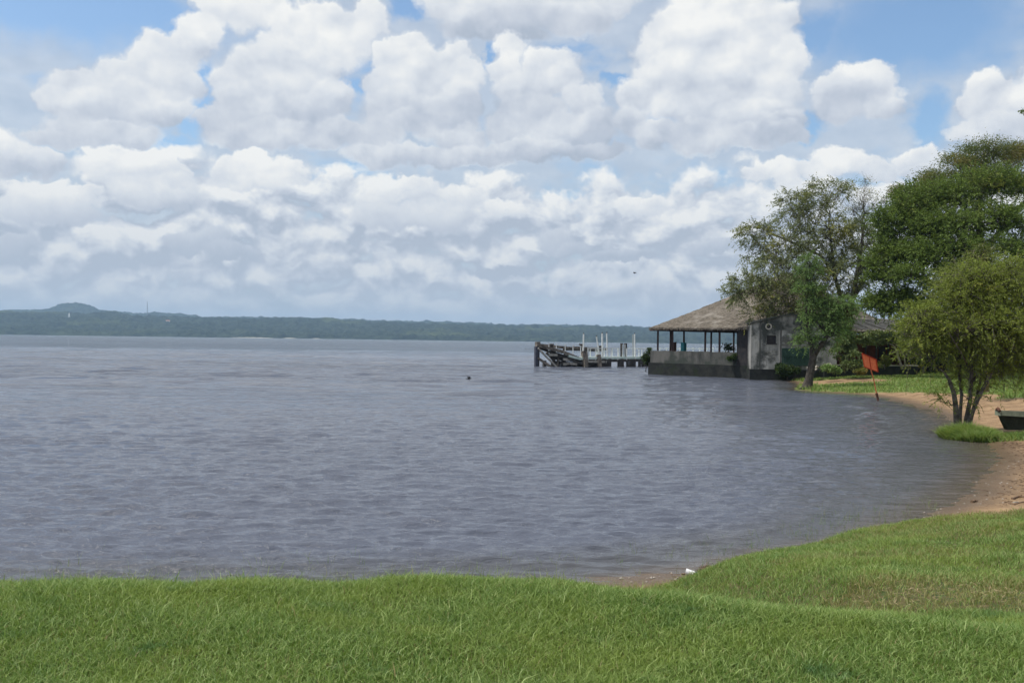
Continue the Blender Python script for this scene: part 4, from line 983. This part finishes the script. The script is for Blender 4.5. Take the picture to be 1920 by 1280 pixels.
L_olive = leaf_material("olive_brown_leaves", (.065, .095, .026), (.185, .21, .060), (.23, .19, .06), (0.50, 0.64), 0.25)
L_fresh = leaf_material("fresh_green_leaves", (.08, .155, .045), (.25, .38, .11), (.15, .22, .05), (0.62, 0.75), 0.5)
L_willow = leaf_material("yellow_green_willow_leaves", (.13, .17, .03), (.34, .40, .08), (.38, .30, .06), (0.60, 0.74), 0.6, 0.4)
L_shrub = leaf_material("pale_shrub_leaves", (.06, .10, .03), (.22, .27, .11), (.20, .22, .05), (0.6, 0.7), 0.8)
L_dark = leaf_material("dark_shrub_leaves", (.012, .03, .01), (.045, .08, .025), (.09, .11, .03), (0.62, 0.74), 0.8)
L_yel = leaf_material("yellow_green_shrub_leaves", (.07, .10, .02), (.20, .21, .05), (.24, .16, .04), (0.55, 0.7), 0.8)

d = 99
tb = P(1578, 690, 100); tb.z = 0.9
tree("grey_green_tree", "tall airy grey green tree with a bare twiggy top, hanging over the thatched roof", "tree", tb,
     [([tb, P(1582, 640, 100), P(1592, 600, 100), P(1598, 560, 100), P(1606, 520, 100), P(1614, 470, 100), P(1620, 420, 100)], [.5, .40, .34, .28, .22, .16, .10]),
      ([P(1592, 600, 100), P(1578, 560, 99), P(1566, 520, 98), P(1560, 470, 98), P(1556, 430, 98)], [.28, .23, .18, .13, .09]),
      ([P(1585, 615, 100), P(1550, 575, 97), P(1510, 545, 95), P(1460, 530, 94), P(1420, 525, 94)], [.28, .22, .16, .12, .08]),
      ([P(1566, 520, 98), P(1540, 480, 98), P(1500, 460, 97), P(1450, 440, 97)], [.17, .14, .11, .08]),
      ([P(1598, 560, 100), P(1622, 520, 101), P(1640, 470, 102)], [.3, .2, .12])],
     [(1425, 440, 97, 38, 22, 24), (1452, 455, 96, 42, 26, 22), (1410, 462, 97, 26, 22, 10), (1500, 400, 98, 42, 30, 26), (1480, 375, 98, 30, 20, 13), (1545, 375, 98, 40, 32, 28), (1570, 360, 99, 26, 18, 12), (1530, 410, 98, 46, 26, 22),
      (1500, 440, 97, 44, 26, 22), (1550, 470, 98, 50, 34, 32), (1585, 440, 99, 40, 30, 26), (1610, 460, 100, 44, 34, 28), (1640, 430, 101, 30, 26, 14), (1620, 500, 100, 44, 32, 26),
      (1400, 530, 94, 40, 22, 22), (1440, 515, 94, 44, 26, 24), (1420, 555, 94, 46, 26, 26), (1460, 560, 94, 46, 30, 32), (1480, 525, 95, 44, 30, 26), (1510, 560, 95, 44, 34, 32), (1540, 530, 96, 42, 34, 26), (1385, 545, 95, 24, 16, 10),
      (1545, 440, 97, 40, 26, 24), (1560, 505, 97, 44, 28, 26), (1520, 485, 96, 42, 24, 24), (1465, 490, 96, 40, 18, 18), (1590, 535, 99, 36, 26, 20), (1640, 470, 101, 30, 26, 18), (1430, 590, 94, 26, 10, 10),
      (1560, 575, 97, 40, 26, 22), (1470, 585, 95, 50, 16, 22), (1515, 590, 96, 40, 14, 16), (1620, 365, 100, 34, 30, 26), (1600, 390, 100, 34, 26, 20), (1645, 385, 101, 26, 26, 14)],
     (L_grey, M_bark_g), 41, leaf=(.17, .07), per=135, spray=(8, 1.15, .35), jit=5, bare=(32, 33, 34), droop=0.25, spread=0.72)
d = 86
tb = P(1840, 700, d); tb.z = 1.3
tree("spreading_green_tree", "huge spreading dark green tree above the shaded open shed at the right edge", "tree", tb,
     [([tb, P(1836, 640, d), P(1830, 590, d), P(1822, 540, d), P(1830, 470, d), P(1840, 400, d)], [.8, .66, .58, .46, .32, .2]),
      ([P(1830, 590, d), P(1780, 550, d-1), P(1730, 520, d-2), P(1690, 510, d-2)], [.4, .3, .2, .12]),
      ([P(1822, 540, d), P(1780, 480, d), P(1740, 430, d), P(1700, 400, d)], [.36, .28, .2, .12]),
      ([P(1830, 580, d), P(1890, 520, d), P(1950, 460, d), P(2000, 420, d)], [.42, .32, .22, .14])],
     [(1672, 430, d, 30, 20, 22), (1660, 475, d, 28, 20, 20), (1655, 515, d, 28, 20, 20), (1700, 400, d, 40, 22, 30), (1740, 380, d, 46, 24, 34), (1790, 370, d, 50, 26, 36), (1850, 365, d, 54, 28, 38), (1905, 360, d, 50, 28, 32), (1960, 370, d+1, 54, 34, 26),
      (1700, 440, d, 46, 22, 36), (1755, 425, d-2, 50, 22, 36), (1810, 420, d-3, 52, 24, 36), (1870, 420, d-3, 52, 26, 36), (1925, 420, d-2, 50, 30, 32),
      (1690, 480, d-1, 42, 22, 32), (1745, 470, d-3, 50, 22, 36), (1800, 470, d-4, 50, 24, 34), (1860, 475, d-4, 52, 28, 34), (1920, 480, d-3, 50, 30, 30),
      (1680, 520, d-1, 34, 22, 26), (1725, 515, d-3, 44, 24, 30), (1790, 520, d-3, 48, 26, 28), (1850, 530, d-3, 50, 30, 28), (1920, 540, d-2, 50, 34, 28),
      (1665, 560, d, 36, 16, 22), (1640, 580, d, 26, 12, 12), (1690, 560, d, 34, 18, 18), (1730, 575, d-1, 40, 22, 24), (1780, 580, d-1, 46, 30, 28), (1720, 620, d+2, 34, 22, 20), (1760, 630, d+2, 40, 26, 24), (1980, 500, d, 60, 60, 40), (1990, 600, d, 60, 50, 30), (1900, 600, d, 50, 40, 26)],
     (L_deep, M_bark), 42, leaf=(.20, .09), per=190, spray=(12, 1.1, .12), droop=0.15, spread=1.1, jit=9)
d = 102
tb = P(1860, 700, d); tb.z = 1.4
tree("olive_tree_behind", "olive brown topped tree rising behind the dark green spreading tree at the upper right", "tree", tb,
     [([tb, P(1850, 600, d), P(1840, 500, d), P(1835, 400, d), P(1840, 340, d)], [.7, .55, .45, .32, .2]),
      ([P(1840, 500, d), P(1790, 430, d), P(1740, 380, d), P(1700, 360, d)], [.36, .26, .18, .1]),
      ([P(1840, 480, d), P(1900, 400, d), P(1960, 340, d)], [.36, .26, .15])],
     [(1845, 285, d, 48, 24, 32), (1800, 310, d, 44, 26, 30), (1870, 320, d, 52, 30, 34), (1905, 290, d, 44, 26, 28), (1950, 300, d, 50, 34, 28), (1770, 340, d, 44, 24, 28), (1820, 350, d, 50, 28, 30),
      (1730, 355, d, 40, 22, 26), (1695, 365, d, 28, 18, 18), (1690, 390, d, 26, 24, 16), (1750, 380, d, 44, 22, 20), (1900, 350, d, 50, 30, 26)],
     (L_olive, M_bark_g), 43, leaf=(.19, .085), per=140, flat=0.55, spread=0.9)
# a bough of the next tree, whose trunk stands outside the picture, reaches in at the right
d = 60
tb = P(2120, 720, d); tb.z = 1.2
tree("tree_at_right", "tree beyond the right edge whose single leafy twig shows against the sky", "tree", tb,
     [([tb, P(2110, 560, d), P(2100, 400, d), P(2090, 280, d)], [.5, .4, .3, .2]), ([P(2100, 330, d), P(2040, 250, d), P(1970, 215, d), P(1930, 211, d)], [.16, .11, .07, .03])],
     [(1922, 210, d, 12, 6, 4), (1960, 214, d, 26, 14, 12), (2020, 230, d, 50, 40, 40), (2110, 220, d, 90, 60, 60), (2110, 330, d, 80, 60, 50)], (L_deep, M_bark), 44, leaf=(.16, .08), per=40)
# feathery tree leaning over the point
d = 74
tb = P(1514, 728, d); tb.z = 0.05
tree("feathery_waterside_tree", "slim feathery green tree with a dark forked trunk on the tip of the grassy point", "tree", tb,
     [([P(1511, 734, d), P(1514, 725, d), P(1517, 710, d), P(1521, 690, d), P(1525, 668, d), P(1522, 650, d), P(1515, 625, d), P(1512, 590, d), P(1515, 550, d), P(1518, 510, d)], [.62, .42, .31, .29, .27, .17, .15, .13, .10, .05]),
      ([P(1525, 668, d), P(1535, 652, d), P(1545, 640, d), P(1553, 622, d), P(1562, 600, d), P(1572, 585, d)], [.24, .2, .18, .14, .1, .06]),
      ([P(1513, 728, d), P(1503, 733, d-.3), P(1492, 736, d-.5)], [.16, .1, .05]), ([P(1516, 728, d), P(1526, 733, d-.3), P(1534, 735, d-.5)], [.16, .1, .05])],
     [(1518, 492, d, 14, 18, 14), (1512, 518, d, 17, 20, 17), (1528, 520, d, 14, 22, 14), (1508, 548, d, 15, 20, 16), (1530, 555, d, 16, 22, 16), (1517, 580, d, 18, 20, 18), (1545, 580, d, 26, 22, 26), (1570, 575, d, 28, 20, 28), (1560, 600, d, 30, 22, 30),
      (1580, 595, d, 22, 22, 20), (1590, 580, d, 12, 16, 12), (1535, 610, d, 26, 22, 26), (1565, 625, d, 26, 18, 22), (1508, 605, d, 14, 18, 10), (1505, 635, d, 12, 14, 9), (1517, 645, d, 12, 14, 8), (1496, 642, d, 8, 8, 4), (1545, 640, d, 20, 14, 12)],
     (L_fresh, M_bark), 45, leaf=(.14, .04), per=100, spray=(9, .62, .5), droop=0.1, dead_at=((1590, 582, d), .55), spread=1.05, limb_r=.07)
# willow in front on the sand spit
d = 38
def W_(px, py, dd=0): return P(px, py, d+dd)
tb = G(1806, 815, .15)
tree("willow", "bushy yellow green willow with several stems on the near sand spit", "tree", tb,
     [([W_(1793, 818), W_(1793, 790), W_(1792, 760), W_(1788, 735), W_(1779, 710), W_(1768, 695), W_(1761, 692)], [.15, .105, .10, .085, .065, .04, .02]),
      ([W_(1798, 818, .1), W_(1800, 780, .2), W_(1803, 740, .3), W_(1797, 690, .4), W_(1785, 640, .5), W_(1772, 600, .5)], [.10, .07, .06, .05, .035, .02]),
      ([W_(1809, 818, .1), W_(1812, 785, .1), W_(1819, 750, 0), W_(1822, 700, 0), W_(1818, 650, 0), W_(1812, 590, 0)], [.12, .09, .08, .06, .045, .02]),
      ([W_(1811, 818, 0), W_(1817, 790, -.1), W_(1828, 760, -.2), W_(1842, 730, -.2), W_(1856, 705, -.3), W_(1868, 685, -.3), W_(1893, 668, -.4), W_(1915, 650, -.4)], [.11, .085, .08, .075, .068, .055, .04, .025]),
      ([W_(1813, 815, .1), W_(1825, 770, .3), W_(1837, 720, .6), W_(1848, 660, .6), W_(1860, 600, .6)], [.08, .06, .05, .04, .02]),
      ([W_(1797, 690, .3), W_(1784, 665, .3), W_(1776, 640, .2), W_(1766, 632, .2)], [.04, .03, .02, .015]),
      ([W_(1822, 700, .1), W_(1806, 668, -.4), W_(1792, 645, -.6), W_(1778, 622, -.7)], [.04, .035, .03, .02])],
     [(1735, 590, d, 32, 24, 24), (1770, 575, d, 38, 28, 30), (1810, 570, d, 42, 30, 34), (1850, 560, d, 42, 32, 34), (1895, 570, d, 44, 34, 34), (1720, 615, d, 28, 22, 18), (1755, 612, d+.5, 34, 26, 26), (1800, 615, d-.5, 40, 28, 30), (1845, 610, d-.6, 42, 32, 34), (1890, 615, d-.6, 42, 34, 34),
      (1935, 590, d, 44, 44, 36), (1940, 650, d, 40, 44, 28), (1800, 660, d+.3, 30, 26, 18), (1845, 655, d+.2, 38, 28, 24), (1885, 655, d-.3, 36, 26, 24), (1812, 705, d, 30, 26, 15), (1842, 700, d+.3, 28, 24, 13), (1810, 745, d, 26, 22, 9), (1900, 690, d+.2, 30, 20, 12),
      (1790, 545, d, 34, 20, 18), (1840, 530, d, 36, 18, 18), (1885, 530, d, 40, 20, 20), (1925, 525, d, 36, 22, 18), (1830, 515, d, 24, 14, 8), (1708, 645, d, 18, 22, 9), (1775, 735, d, 10, 12, 3), (1740, 650, d+.3, 24, 20, 10), (1895, 700, d, 26, 20, 14), (1925, 690, d, 30, 26, 16), (1765, 655, d, 20, 18, 8), (1700, 600, d, 14, 16, 6), (1865, 640, d-.5, 40, 24, 20), (1960, 620, d, 50, 60, 30)],
     (L_willow, M_bark_g), 46, leaf=(.105, .026), per=150, spread=1.7, droop=0.1, limb_r=.045, jit=13, spray=(8, .72, .32))
# light wispy top of a second shrubby tree showing between the willow and the dark tree
d = 55
tb = P(1850, 730, d); tb.z = .9
tree("wispy_tree", "thin wispy tree with pale bare twigs showing just above the willow", "tree", tb,
     [([tb, P(1852, 680, d), P(1845, 600, d), P(1838, 540, d), P(1832, 500, d)], [.14, .12, .09, .07, .03]), ([P(1845, 600, d), P(1810, 545, d), P(1785, 515, d)], [.06, .05, .02]), ([P(1842, 570, d), P(1862, 530, d), P(1870, 510, d)], [.05, .04, .02])],
     [(1830, 490, d, 30, 22, 20), (1860, 505, d, 30, 22, 18), (1800, 510, d, 34, 22, 20), (1775, 530, d, 30, 18, 14), (1845, 470, d, 18, 12, 8), (1880, 530, d, 26, 22, 14)],
     (L_olive, M_bark_p), 47, leaf=(.20, .06), per=40, flat=.8, spread=1.0, limb_r=.05)
# small trees and shrubs round the houses
d = 88
tb = P(1692, 692, d); tb.z = 1.0
tree("small_pale_trunked_tree", "small tree with a thin pale leaning trunk and sparse crown before the red brown house", "tree", tb,
     [([P(1692, 692, d), P(1686, 675, d), P(1680, 655, d), P(1675, 647, d), P(1662, 642, d), P(1648, 636, d)], [.13, .11, .10, .08, .05, .03]), ([P(1697, 691, d), P(1696, 670, d), P(1688, 652, d), P(1676, 643, d), P(1668, 636, d)], [.07, .06, .05, .05, .03])],
     [(1650, 628, d, 22, 8, 14), (1668, 632, d, 20, 8, 12), (1632, 632, d, 20, 8, 12), (1620, 640, d, 14, 8, 8), (1645, 642, d, 18, 6, 8), (1680, 638, d, 12, 6, 6)],
     (L_shrub, M_bark_p), 48, leaf=(.24, .14), per=30, flat=.5)
def shrub(px, py, d, w, h, mat, label, seed, n=6, per=40, leaf=(.2, .1), zb=None):
    b = P(px, py, d)
    if zb is not None: b.z = zb
    top = P(px, py-h*.5, d); cl = []
    rr = random.Random(seed)
    for i in range(n): cl.append((px+rr.uniform(-.6, .6)*w, py-h*rr.uniform(.25, .85), d+rr.uniform(-.3, .3), w*.5, h*.26, 8))
    st = [([b, b.lerp(top, .5)+Vector((.1*rr.uniform(-1, 1), 0, 0)), top], [.05, .04, .02])]
    return tree("shrub", label, "shrub", b, st, cl, (mat, M_bark_g), seed, leaf=leaf, per=per, flat=.8, twigs=False, limb_r=.03, group="shrubs around the buildings")
shrub(1584, 694, 87, 22, 92, L_shrub, "tall climbing shrub with broad pale leaves between the feathery tree and the orange sign", 51, 12, 34, (.26, .15))
shrub(1600, 694, 86, 20, 34, L_shrub, "low leafy shrub at the foot of the tall climbing shrub, left of the orange sign", 52, 6, 34, (.2, .12))
shrub(1659, 692, 87, 13, 22, L_yel, "small bright shrub under the pale trunked tree", 53, 5, 34, (.18, .1))
shrub(1443, 707, 93, 11, 32, L_yel, "yellow green shrub at the foot of the grey hut", 54, 6, 46, (.16, .09), zb=.2)
shrub(1476, 709, 91, 20, 22, L_dark, "dark shrub at the water's edge below the green boards of the hut", 55, 6, 60, (.2, .11), zb=.1)
shrub(1462, 700, 92, 10, 20, L_dark, "dark narrow shrub between the yellow green shrub and the green boards", 56, 4, 50, (.2, .11), zb=.3)
shrub(1376, 684, 96.0, 11, 18, L_dark, "small green plant growing out of the pavilion parapet near the dark wall", 57, 4, 30, (.18, .1), zb=1.5)
shrub(1211, 689, 106, 11, 38, L_dark, "bushy plant at the left corner of the pavilion where the pier begins", 58, 7, 40, (.2, .1), zb=.2)
shrub(1560, 700, 84, 20, 14, L_fresh, "low bright green bush behind the leaning tree on the point", 59, 5, 40, (.16, .08))
shrub(1612, 703, 82, 14, 12, L_yel, "low yellow green weeds left of the orange sign pole", 60, 4, 30, (.16, .07))
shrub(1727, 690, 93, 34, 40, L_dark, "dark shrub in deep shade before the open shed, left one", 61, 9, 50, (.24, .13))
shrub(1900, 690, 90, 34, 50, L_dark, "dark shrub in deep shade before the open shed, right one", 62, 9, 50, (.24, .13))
q = A+U*9.3+B_*1.2; q.z = 2.6; pl = empty("potted_plant", q-UP*.9); tag(pl, "potted plant with a round leafy head behind the pavilion parapet", "potted plant")
MB().tube([q-UP*.9, q-UP*.86, q-UP*.2], [.2, .22, .3], 12).build("pot", M_brick, pl)
rg = np.random.default_rng(5); n = 260; c_ = rg.normal(size=(n, 3))*np.array([.3, .3, .22])+np.array(q+UP*.45)
leaves(c_, rg.normal(size=(n, 3)), .25, .12, rg, rg.random(n), rg.random(n), np.zeros(n), "foliage", L_dark, pl)
MB().tube([q-UP*.2, q+UP*.4], [.04, .03], 6).build("stem", M_bark, pl)

# ---------------------------------------------------------------- grass
def blades(name, x, y, z, h, w, lean, rg, mat, v, dry, label):
    n = len(x); an = rg.random(n)*6.2832; fx, fy = np.cos(an), np.sin(an); ln = lean*(0.3+rg.random(n))
    la = rg.random(n)*6.2832; lx, ly = np.cos(la)*ln*h, np.sin(la)*ln*h
    V = np.empty((n, 5, 3), np.float32)
    for k, (s, t_, ww) in enumerate(((-1, 0, 1), (1, 0, 1), (-1, .55, .75), (1, .55, .75), (0, 1, 0))):
        V[:, k, 0] = x+fx*w*.5*s*ww+lx*t_**1.7; V[:, k, 1] = y+fy*w*.5*s*ww+ly*t_**1.7; V[:, k, 2] = z+h*(t_*(1-.28*ln*t_))
    V[:, :2, 2] -= 0.015
    i = (np.arange(n)*5)[:, None]
    F = np.concatenate([i+np.array([0, 1, 3]), i+np.array([0, 3, 2]), i+np.array([2, 3, 4])], 1).reshape(-1, 3)
    o = meshobj(name, V.reshape(-1, 3), F, mat, attrs={'v': np.repeat(v, 5), 'dry': np.repeat(dry, 5)})
    return tag(o, label, "grass", kind='stuff')
m_gr, t = material("grass_blades"); pos = geo_pos(t); v = attr(t, 'v')
col = t.mix(t.m('POWER', v, 1.6), (.098, .19, .030), (.39, .49, .17))
col = t.mix(t.mr(t.noise(pos, 0.9, 4, 0.6), 0.42, 0.68), col, (.25, .33, .075))
col = t.mix(t.mr(t.noise(pos, 2.3, 3, 0.6), 0.56, 0.80), col, (.09, .19, .06))
col = t.mix(attr(t, 'dry'), col, (.30, .235, .105))
t.put(t.bsdf.inputs['Base Color'], col); t.bsdf.inputs['Roughness'].default_value = .5; t.bsdf.inputs['Specular IOR Level'].default_value = .3
tr = t.node('ShaderNodeBsdfTranslucent'); t.put(tr.inputs[0], t.mix(.4, col, (.25, .36, .04))); mx = t.node('ShaderNodeMixShader'); mx.inputs[0].default_value = .38
t.l.new(t.bsdf.outputs[0], mx.inputs[1]); t.l.new(tr.outputs[0], mx.inputs[2]); t.l.new(mx.outputs[0], t.out.inputs[0])
rg = np.random.default_rng(77)
def scatter(n, y0, y1, b, pw=1.0, x0=None, x1=None):
    y = np.sqrt(y0**2+(y1**2-y0**2)*rg.random(n)) if x0 is None else y0+(y1-y0)*rg.random(n)
    x = y*(rg.random(n)*2-1)*b if x0 is None else x0+(x1-x0)*rg.random(n)
    d = shore_dist(x, y)+0.35*fbm(x*0.7, y*0.7, 3, 5); s = np.maximum(sand_mask(x, y, d), bare_mask(x, y))
    keep = (d > 0.25) & (rg.random(n) > s*1.08)
    x, y, d, s = x[keep], y[keep], d[keep], s[keep]
    return x, y, height(x, y, d), d, s
x, y, z, d_, s_ = scatter(400000, 3.3, 7.3, .80)
h = (.028+.045*rg.random(len(x)))*(0.7+0.8*vnoise(x*1.7, y*1.7, 3))*np.where(rg.random(len(x)) < .03, 1.7, 1); dry = ((rg.random(len(x)) < .05+.4*s_)*1.0)
blades("lawn_grass", x, y, z, h, .0045+.003*rg.random(len(x)), 1.1, rg, m_gr, rg.random(len(x)), dry*rg.random(len(x)), "short green lawn grass covering the bank in the foreground")
x, y, z, d_, s_ = scatter(520000, 7.0, 17.5, .85)
vis = (x > 0.3) | (y < 7.6); x, y, z, d_, s_ = (q[vis] for q in (x, y, z, d_, s_))
tuft = vnoise(x*2.2, y*2.2, 8); edge = sst(d_, 2.2, .4)
h = (.035+.055*rg.random(len(x)))*(.5+.9*tuft)*(1+.9*edge*(rg.random(len(x)) < .25)); h *= np.where(y < 8.6, .8, 1)
drym = np.clip(.10+1.4*s_+.35*(vnoise(x*.8, y*.8, 18) > .62)+.35*sst(np.abs(y-8.2), 1.0, .2)*(x > 2.5), 0, .85)
blades("bank_grass", x, y, z, h, .006+.003*rg.random(len(x)), 1.1, rg, m_gr, rg.random(len(x)), (rg.random(len(x)) < drym)*(.4+.6*rg.random(len(x))), "rougher grass on the low mound between the lawn and the beach")
x, y, z, d_, s_ = scatter(90000, 44, 100, 0, x0=20, x1=62)
h = (.10+.16*rg.random(len(x)))*np.where(d_ < 1.5, 1.6, 1)
blades("far_grass", x, y, z, h, .05+.03*rg.random(len(x)), .8, rg, m_gr, rg.random(len(x)), (rg.random(len(x)) < .2)*rg.random(len(x)), "grass on the point and the shaded lawn below the buildings")
# grassy clump round the willow stems, running towards the boat
n = 17000; an = rg.random(n)*6.283; r_ = np.sqrt(rg.random(n)); cx_, cy_ = tb.x*0+G(1812, 818, .1).x, G(1812, 818, .1).y
x = cx_+np.cos(an)*r_*.80; y = cy_+np.sin(an)*r_*1.3+.1
x2 = cx_+.2+rg.random(9000)*3.8; y2 = cy_-.6+(x2-cx_)*.02+rg.normal(size=9000)*.32; x = np.concatenate([x, x2]); y = np.concatenate([y, y2])
z = np.maximum(height(x, y), -.02); mid = np.clip(1-((x-cx_)/1.0)**2-((y-cy_)/1.7)**2, 0, 1)
h = (.08+.20*rg.random(len(x)))*(1+1.5*mid)*(.5+vnoise(x*3, y*3, 4)); n = len(x)
blades("clump_grass", x, y, z, h, .022+.012*rg.random(n), .9, rg, m_gr, rg.random(n), (rg.random(n) < .12)*rg.random(n), "thick grass clump around the willow stems reaching towards the boat")
n = 2600; x = (rg.random(n)*2-1)*5.5; y = 6.05+rg.random(n)*.75; z = height(x, y)
blades("seed_stems", x, y, z, .08+.10*rg.random(n), np.full(n, .0028), .8, rg, m_gr, rg.random(n), rg.random(n)*.6, "thin seed stems standing up along the edge of the lawn")
# thin reeds and grass stems standing in the shallows
pts = []
for (x0, y0, x1, y1, k, sp) in ((1150, 1050, 1420, 1030, 46, 18), (1480, 1000, 1760, 945, 120, 14), (1300, 1040, 1600, 985, 60, 16), (60, 1070, 1100, 1062, 90, 14)):
    for i in range(k):
        f = rg.random(); g_ = G(x0+(x1-x0)*f, y0+(y1-y0)*f+rg.normal()*sp, 0); pts.append((g_.x, g_.y))
pts = np.array(pts); pts = np.repeat(pts, 3, 0)+rg.normal(size=(len(pts)*3, 2))*.035
n = len(pts); blades("reeds", pts[:, 0], pts[:, 1], np.full(n, -.05), .10+.20*rg.random(n), .0035+.0025*rg.random(n), .6, rg, m_gr, rg.random(n)*.4, (rg.random(n) < .3)*.7, "sparse thin reeds standing in the shallow water along the bank")
# dry litter in the worn hollow behind the lawn
o = MB(); rr = random.Random(3)
for i in range(700):
    x0 = rr.uniform(1.5, 8); y0 = 8.15+rr.gauss(0, .35); q = Vector((x0, y0, hz(x0, y0)+.01+rr.random()*.03)) if i % 1 == 0 else None
    an = rr.uniform(0, 6.28); dd = Vector((math.cos(an), math.sin(an), rr.uniform(-.05, .25)))*rr.uniform(.02, .07); s = dd.cross(UP).normalized()*.003
    o.poly([q-s, q+s, q+dd+s, q+dd-s], [[0, 1, 2, 3]])
o = o.build("dead_grass_litter", stained("dead_grass_straw", (.22, .16, .08), (.42, .33, .19), 15)); tag(o, "dead grass litter in the worn hollow between lawn and mound", "litter", kind='stuff')
